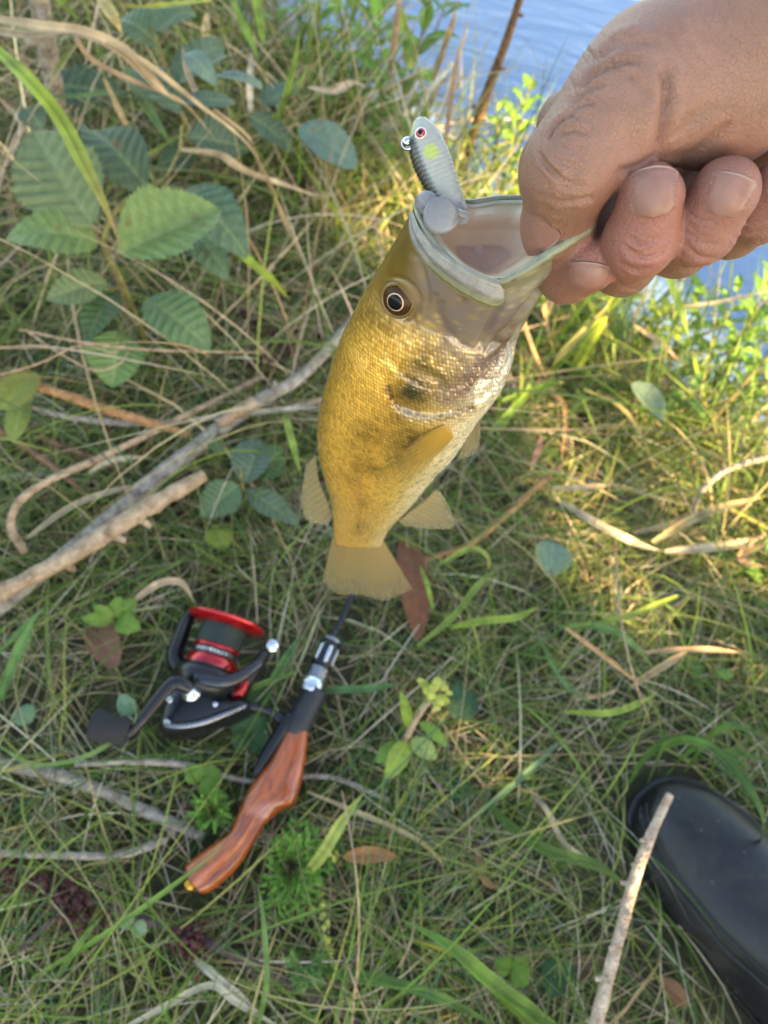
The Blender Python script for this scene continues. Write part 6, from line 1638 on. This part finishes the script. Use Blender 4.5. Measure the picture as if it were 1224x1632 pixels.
for i, (pl, w, c) in enumerate([([(880, 778, .06), (920, 778, .06), (972, 773, .05)], 11, DRY), ([(895, 800, .05), (950, 835, .05), (1010, 865, .045), (1060, 880, .04)], 16, (.42, .34, .22)), ([(1010, 850, .04), (1070, 835, .05), (1100, 815, .04)], 10, (.34, .25, .12)), ([(1040, 865, .05), (1120, 820, .06), (1224, 790, .06)], 14, (.38, .28, .13)), ([(1060, 880, .05), (1160, 870, .05), (1240, 855, .05)], 16, (.44, .34, .2)),
                 ([(900, 1000, .06), (960, 1045, .055), (1025, 1095, .045)], 9, (.46, .26, .12)), ([(1020, 1040, .05), (1110, 1035, .07), (1185, 1040, .06)], 9, (.42, .26, .13)), ([(1005, 1095, .04), (1060, 1060, .06), (1100, 1035, .06)], 11, (.40, .27, .14)), ([(915, 1115, .04), (960, 1108, .05), (985, 1098, .05)], 7, (.42, .28, .14)),
                 ([(850, 740, .06), (862, 700, .08), (855, 690, .08)], 9, (.42, .2, .14)), ([(1180, 700, .05), (1210, 660, .09), (1240, 640, .1)], 9, DRY), ([(1224, 850, .05), (1180, 890, .05), (1224, 905, .05)], 14, (.34, .2, .12)), ([(835, 1250, .02), (870, 1290, .04), (905, 1350, .04), (980, 1390, .02)], 9, (.34, .28, .18)), ([(300, 1520, .02), (360, 1570, .03), (430, 1632, .02)], 13, (.48, .42, .3)),
                 ([(195, 1640, .02), (270, 1600, .03), (335, 1570, .03), (380, 1600, .03), (470, 1650, .02)], 10, (.46, .40, .27)), ([(210, 960, .04), (255, 930, .055), (290, 930, .05), (310, 960, .04)], 13, (.48, .32, .19)), ([(140, 755, .05), (180, 735, .055), (240, 728, .05)], 12, (.46, .36, .22)), ([(40, 860, .03), (130, 800, .04), (250, 765, .04)], 11, (.40, .31, .18)), ([(360, 665, .05), (440, 655, .055), (520, 648, .05)], 9, (.44, .38, .28)), ([(760, 1350, .02), (770, 1400, .03), (800, 1420, .02)], 10, (.30, .16, .07)), ([(490, 1262, .03), (640, 1325, .04), (700, 1370, .03), (710, 1420, .02)], 7, (.38, .28, .14))]):
    blade('dead_grass', pl, w, c, SDL[i], 'dry grass', SD, mat=M_straw, n=20)
GBL = ['widest glossy green blade slanting above the clover seedlings', 'green blade with yellow tip lying along the widest blade', 'green blade lying flat below the feathery frond', 'pale yellow green blade standing beside the goldenrod spike', 'thin green blade rising below the wild carrot foliage', 'straight blue green blade slanting right of the flower sprout', 'curved green blade arching from the orange dry blade end', 'yellow green blade joining the orange dry blade end', 'yellow green blade bowed over the turf above the boot grass', 'bright yellow green blade right of the red brown dead leaf', 'thin yellowish blade crossing the bright blade near the dead leaf', 'hooked pale blade curling below the anal fin', 'tiny green blade beside the red brown dead leaf', 'broad green blade left of the curled dead leaf', 'dark blade between the red spool and the rod blank', 'green blade pointing sideways from the silver rod ring', 'green blade lying between the reel and the silver ring', 'long thin green blade leading to the gunstock butt', 'thin looping green stalk beside the foam knob', 'yellow green blade hanging beside the dorsal fin', 'narrow green blade alongside the broad blade near the dead leaf', 'short green blade above the tiny pale seedling', 'thin green blade under the orange dry blade', 'dark broad blade left of the boot toe']
GB = 'long green blades on the turf'
for i, (pl, w, c, tp) in enumerate([([(900, 1650, .02), (790, 1570, .06), (720, 1510, .08), (640, 1465, .07)], 24, (.12, .22, .04), None), ([(880, 1660, .02), (800, 1590, .05), (740, 1530, .07), (660, 1498, .06)], 14, (.15, .25, .04), (.45, .32, .03)), ([(500, 1545, .02), (600, 1560, .04), (700, 1590, .05), (800, 1640, .03)], 16, (.10, .18, .04), None),
                    ([(486, 1395, .03), (515, 1360, .06), (545, 1310, .075), (582, 1260, .08)], 19, (.34, .38, .09), None), ([(410, 1640, .02), (425, 1560, .06), (415, 1430, .08), (400, 1400, .08)], 9, (.13, .22, .06), None), ([(895, 1180, .02), (830, 1240, .05), (770, 1290, .06), (730, 1320, .05)], 10, (.15, .23, .11), None), ([(890, 1000, .05), (960, 1000, .07), (1010, 1030, .07), (1045, 1070, .05)], 13, (.13, .21, .06), None),
                    ([(1080, 950, .05), (990, 985, .07), (900, 1000, .06)], 10, (.24, .30, .05), None), ([(900, 1135, .05), (980, 1135, .06), (1050, 1105, .05)], 11, (.28, .34, .06), None), ([(720, 1000, .05), (770, 990, .07), (820, 985, .06), (862, 965, .05)], 12, (.24, .32, .05), None), ([(665, 1030, .04), (720, 985, .06), (760, 935, .06), (800, 900, .04)], 10, (.20, .26, .05), None), ([(700, 900, .05), (750, 875, .065), (778, 890, .06), (775, 915, .05)], 9, (.28, .34, .07), (.34, .25, .08)),
                    ([(690, 970, .05), (680, 930, .06), (668, 900, .06)], 8, (.22, .32, .05), None), ([(0, 1115, .04), (30, 1040, .08), (60, 975, .10)], 20, (.09, .17, .05), None), ([(420, 1110, .03), (450, 1060, .06), (480, 1010, .06)], 14, (.06, .13, .04), None), ([(505, 1100, .03), (580, 1098, .05), (640, 1090, .03)], 13, (.08, .16, .05), None), ([(380, 1110, .03), (420, 1090, .05), (480, 1068, .04)], 10, (.14, .22, .05), None), ([(50, 1560, .03), (180, 1480, .06), (330, 1370, .075), (360, 1335, .07)], 8, (.17, .27, .05), None),
                    ([(0, 1190, .03), (60, 1220, .05), (150, 1200, .06), (215, 1150, .075), (208, 1115, .078)], 7, (.20, .28, .08), None), ([(450, 650, .05), (462, 690, .06), (480, 760, .05)], 11, (.24, .31, .06), None), ([(0, 1040, .03), (40, 1000, .07), (75, 965, .09)], 14, (.10, .19, .06), None), ([(90, 1560, .02), (130, 1500, .06), (170, 1450, .06)], 10, (.14, .23, .05), None), ([(860, 1020, .03), (900, 1090, .07), (960, 1130, .06)], 9, (.12, .2, .07), None), ([(780, 1290, .02), (860, 1350, .05), (950, 1380, .05), (1010, 1420, .03)], 18, (.07, .13, .03), None)]):
    blade('grass_blade', pl, w, c, GBL[i], group=GB, tip=tp)
BGL = ['longest dark blade arching over the boot toe', 'dark blade arching under the longest one over the boot', 'dark blade curving beyond the boot toe towards the shoots', 'dark blade rising right of the boot toe tip', 'high dark blade behind the boot toe', 'dark blade standing against the boot side', 'short dark blade before the boot toe']
BG = 'dark blades beside the boot'
for i, (pl, w) in enumerate([([(1030, 1250, .02), (1060, 1190, .09), (1130, 1190, .13), (1200, 1270, .14), (1224, 1340, .13)], 16), ([(1060, 1235, .02), (1110, 1190, .10), (1180, 1230, .13), (1230, 1320, .12)], 13), ([(1000, 1250, .02), (1040, 1195, .07), (1110, 1180, .10), (1224, 1240, .10)], 12), ([(1120, 1240, .02), (1160, 1200, .08), (1240, 1220, .10)], 13), ([(1090, 1230, .02), (1150, 1160, .09), (1240, 1180, .11)], 11), ([(1210, 1350, .04), (1215, 1300, .10), (1200, 1260, .13)], 12), ([(1050, 1230, .02), (1050, 1190, .07), (1060, 1160, .08)], 9)]):
    blade('grass_blade', pl, w, (.075, .14, .03), BGL[i], group=BG)

# ---- waterside shoots with lance leaves
def shoot(base_px, h, n, ll, lw, col, label, group, seed, lean=(0, 0)):
    r_ = np.random.default_rng(seed); b = G(base_px[0], base_px[1], -.03)
    th = Thing('willowherb_shoot', b, label, 'plant', group)
    top = b + np.array([lean[0] + r_.normal(0, .02), lean[1] + r_.normal(0, .02), h]); p = crom([b, (b + top) / 2 + r_.normal(0, .008, 3), top], 30)
    V, F = tube(p, [.0016] * 20 + [.0008] * 10, 7, n=30); th.part('stem', V, F, M_twig)
    for i in range(n):
        k = int(6 + 23 * i / n); a = i * 2.4 + r_.normal(0, .3); L = ll * r_.uniform(.7, 1.15) * (1 - .35 * i / n)
        d = np.array([math.cos(a), math.sin(a), r_.uniform(.15, .75)]); d = nrm(d); sgn = r_.uniform(.85, 1.2)
        V, F, c = leafmesh(p[k], p[k] + d * L, lw * sgn, up=np.array([-.6 * d[0], -.6 * d[1], 1]), col=np.array(col) * r_.uniform(.75, 1.25), nv=5, fold=.22, shape=(.8, .9), seed=seed * 50 + i, nl=14, nw=7, droop=.10)
        th.part('leaf', V, F, M_leaf, col=c)
LSL = ['bright leafy shoot right beside the drooping blue green leaf', 'bright leafy shoot left of the pale reed stalks', 'leafy shoot leaning over water beyond the blue green leaf', 'leafy shoot with the widest leaves behind the lure', 'small leaved shoot standing before open water', 'dull green shoot between the dry reeds and the water', 'leafy shoot behind the tall thin green blade', 'dull green shoot at the shore beyond the reed tangle', 'short shoot on the turf below the blue green leaf', 'short shoot on the turf behind the snout of the fish', 'short shoot below the tall thin green blade', 'leafy shoot among the green blades beside the reed tangle', 'leafy shoot in front of the dry reeds by the water', 'leafy shoot at the far water edge beyond the reed tangle', 'full leafed shoot overhanging the blue green leaf', 'full leafed shoot between the blue green leaf and the pale reeds', 'full leafed shoot behind the nose of the lure', 'full leafed shoot beside the curled peach reed leaf']
THL = ['leafy shoot standing beside the upright brown stem', 'sunlit yellow leafy shoot under the ball of the thumb', 'sunlit yellow leafy shoot at the fish mouth rim', 'yellow green shoot at the foot of the upright brown stem', 'small bright shoot on the water edge beside the brown stem']
FSL = ['bright shoot beside the grey green leaf below the fist', 'bright shoot growing behind the drooping yellow green blade', 'full leafed shoot beside the seedy twig', 'bright shoot standing against the water by the little finger', 'sunlit yellow shoot beside the peach dry blade', 'sunlit yellow shoot beside the broad sunlit blade', 'short sunlit yellow shoot under the index finger', 'bright shoot next to the full leafed one at the bank edge', 'small bright shoot in the water below the ring finger', 'short sunlit yellow shoot beside the fish throat', 'bright shoot in the water beyond the bank edge', 'low dull green shoot behind the seedy twig']
ABL = ['tallest broad leafed shoot in the turf above the boot', 'narrow leafed shoot left of the tallest one above the boot', 'broad leafed shoot closest to the dark boot grass', 'low shoot with a yellowing leaf above the boot grass', 'low sparse shoot beside the bowed yellow green blade']
BRG = (.13, .25, .03); YLG_LIT = (.26, .32, .04)  # the yellower one has sunlight painted into the leaf colour
for i, (u, v, h, n, ll, lw, c, ln) in enumerate([(545, 240, .20, 16, .055, .013, BRG, (0, 0)), (600, 260, .22, 16, .06, .015, BRG, (0, 0)), (520, 150, .20, 14, .055, .012, BRG, (.02, .03)), (640, 170, .26, 16, .075, .020, (.11, .22, .03), (0, 0)), (575, 120, .22, 14, .05, .012, BRG, (0, 0)), (690, 60, .18, 12, .05, .012, (.10, .18, .05), (0, 0)), (470, 90, .2, 14, .05, .012, (.12, .22, .04), (0, 0)), (400, 60, .2, 12, .05, .011, (.10, .18, .05), (0, 0)), (560, 330, .12, 12, .045, .012, (.13, .24, .035), (0, 0)), (622, 335, .13, 12, .045, .013, (.15, .25, .035), (0, 0)), (500, 270, .13, 12, .045, .011, (.11, .20, .04), (0, 0)), (450, 190, .17, 14, .05, .011, (.12, .22, .04), (0, 0)), (598, 60, .2, 14, .05, .012, (.14, .25, .04), (0, 0)), (545, 40, .18, 14, .05, .011, (.13, .23, .04), (0, 0)), (505, 205, .2, 18, .055, .013, (.14, .26, .035), (.01, .02)), (575, 190, .22, 18, .055, .013, (.14, .26, .035), (0, .02)), (630, 230, .17, 16, .05, .014, (.16, .27, .035), (0, 0)), (440, 120, .2, 16, .055, .012, (.12, .22, .04), (0, 0))]):
    shoot((u, v), h, n, ll, lw, c, LSL[i], 'leafy shoots behind the lure', 100 + i, ln)
for i, (u, v, h, n, ll, lw, c, ln) in enumerate([(790, 330, .17, 16, .045, .011, BRG, (.01, .02)), (815, 350, .13, 16, .05, .013, YLG_LIT, (.02, .0)), (840, 380, .12, 14, .05, .014, YLG_LIT, (.0, 0)), (770, 300, .14, 14, .045, .010, (.16, .26, .04), (0, 0)), (800, 250, .12, 12, .04, .010, BRG, (.02, 0))]):
    shoot((u, v), h, n, ll, lw, c, THL[i], 'leafy shoots beside the thumb', 120 + i, ln)
for i, (u, v, h, n, ll, lw, c, ln) in enumerate([(1060, 640, .15, 16, .055, .012, BRG, (.01, 0)), (1110, 650, .17, 16, .055, .012, BRG, (.02, 0)), (1150, 680, .18, 18, .055, .012, (.12, .22, .035), (.0, 0)), (1190, 640, .16, 16, .05, .011, BRG, (0, 0)), (1010, 600, .13, 14, .05, .012, YLG_LIT, (0, 0)), (960, 590, .12, 14, .05, .013, YLG_LIT, (.0, 0)), (910, 560, .10, 14, .045, .012, YLG_LIT, (.0, 0)), (1215, 700, .16, 16, .055, .012, BRG, (0, 0)), (1080, 560, .12, 12, .045, .010, BRG, (.01, .01)), (870, 540, .10, 14, .045, .012, YLG_LIT, (0, 0)), (1170, 560, .14, 14, .05, .011, (.14, .24, .04), (0, 0)), (1090, 700, .10, 12, .045, .013, (.09, .17, .04), (0, 0))]):
    shoot((u, v), h, n, ll, lw, c, FSL[i], 'leafy shoots below the fist', 140 + i, ln)
# leafy stem at the right edge
for i, (u, v, h, n, ll, lw) in enumerate([(1190, 1000, .10, 9, .040, .016), (1165, 960, .08, 8, .036, .013), (1215, 1080, .09, 8, .04, .016), (1150, 1075, .05, 6, .032, .018), (1090, 1110, .05, 6, .03, .012)]):
    shoot((u, v), h, n, ll, lw, (.13, .23, .05), ABL[i], 'leafy shoots above the boot', 170 + i)
# ================================================================== added tree, unseen behind the angler, its crown shaped to shade the bank
def shade_tree():
    r_ = np.random.default_rng(31)
    c0 = np.array([.06, .36, .10]) + SUN_DIR * 3.4
    foot = np.array([c0[0] + .5, c0[1] - .5, 0.0]); foot[2] = gz_(foot[:1], foot[1:2])[0]
    th = Thing('added_shade_tree', foot, 'added unseen tree behind the angler, shaped to shade the turf', 'tree')
    V, F = tube([foot - [0, 0, .1], foot + [-.05, .05, .6], foot + [-.2, .15, 1.3], c0 + [.1, -.1, .1], c0 + [0, 0, .9]], [.11, .09, .075, .05, .015], 18, n=60, lump=.03, seed=2)
    trunk = th.part('trunk', V, F, M_grey)
    for i in range(9):
        a = i * 2.4; s = foot + (c0 - foot) * (.45 + .06 * i); e = c0 + np.array([math.cos(a), math.sin(a), .5 * math.sin(i * 1.7)]) * .95
        V, F = tube([s, (s + e) / 2 + [0, 0, .12], e], [.03, .018, .005], 9, n=20); th.part('limb', V, F, M_grey)
    n = 13000
    d = nrm(r_.normal(size=(n, 3))); rad = r_.random(n) ** .45
    c = c0 + d * rad[:, None] * np.array([1.25, 1.25, 1.05])
    gaps = [(G(940, 545), .20), (G(855, 475), .17), (G(1010, 470), .18), (G(1120, 540), .16), (G(890, 650), .13), (G(760, 240), .11), (G(835, 720), .05), (G(1000, 690), .06),
            (P(832, 560, .305), .022), (P(812, 625, .322), .020), (P(786, 676, .335), .016), (P(1205, 352, .222), .012), (G(885, 895), .04), (G(690, 1120), .035), (G(1080, 980), .045), (G(560, 330), .07), (G(110, 640), .04), (G(640, 1560), .035)]  # holes left in the added crown to shape the sun patches
    keep = np.ones(n, bool)
    for T, r in gaps:
        q = c - T; q = q - (q @ SUN_DIR)[:, None] * SUN_DIR
        keep &= np.linalg.norm(q, axis=1) > r + .014
    c = c[keep]
    for T, r in ((G(270, 360, .21), .11), (G(110, 270, .21), .10)):      # extra leaves added to keep stray sun off the sapling
        q = r_.normal(size=(150, 3)) * r; c = np.vstack([c, T + SUN_DIR * r_.uniform(3.0, 3.8, (150, 1)) + q])
    n = len(c)
    a = nrm(r_.normal(size=(n, 3)) + [0, 0, -.3]); nn = nrm(r_.normal(size=(n, 3)) + .9 * SUN_DIR); nn = nrm(nn - np.sum(nn * a, 1, keepdims=True) * a); b = np.cross(a, nn)
    L = r_.uniform(.07, .12, n)[:, None]; W = L * .36
    t = [(-.5, 0), (-.28, .8), (.1, 1.0), (.38, .6), (.55, 0), (.38, -.6), (.1, -1.0), (-.28, -.8)]
    V = np.stack([c + a * L * x + b * W * y + nn * (.03 * abs(y)) * L for x, y in t], 1).reshape(-1, 3)
    F = (np.arange(n) * 8)[:, None] + np.arange(8)[None]
    col = np.repeat(np.array([.06, .11, .03]) * r_.uniform(.7, 1.3, (n, 1)), 8, 0)
    o = th.part('crown', V, F, M_leaf, col=col, smooth=False); o['kind'] = 'stuff'
shade_tree()
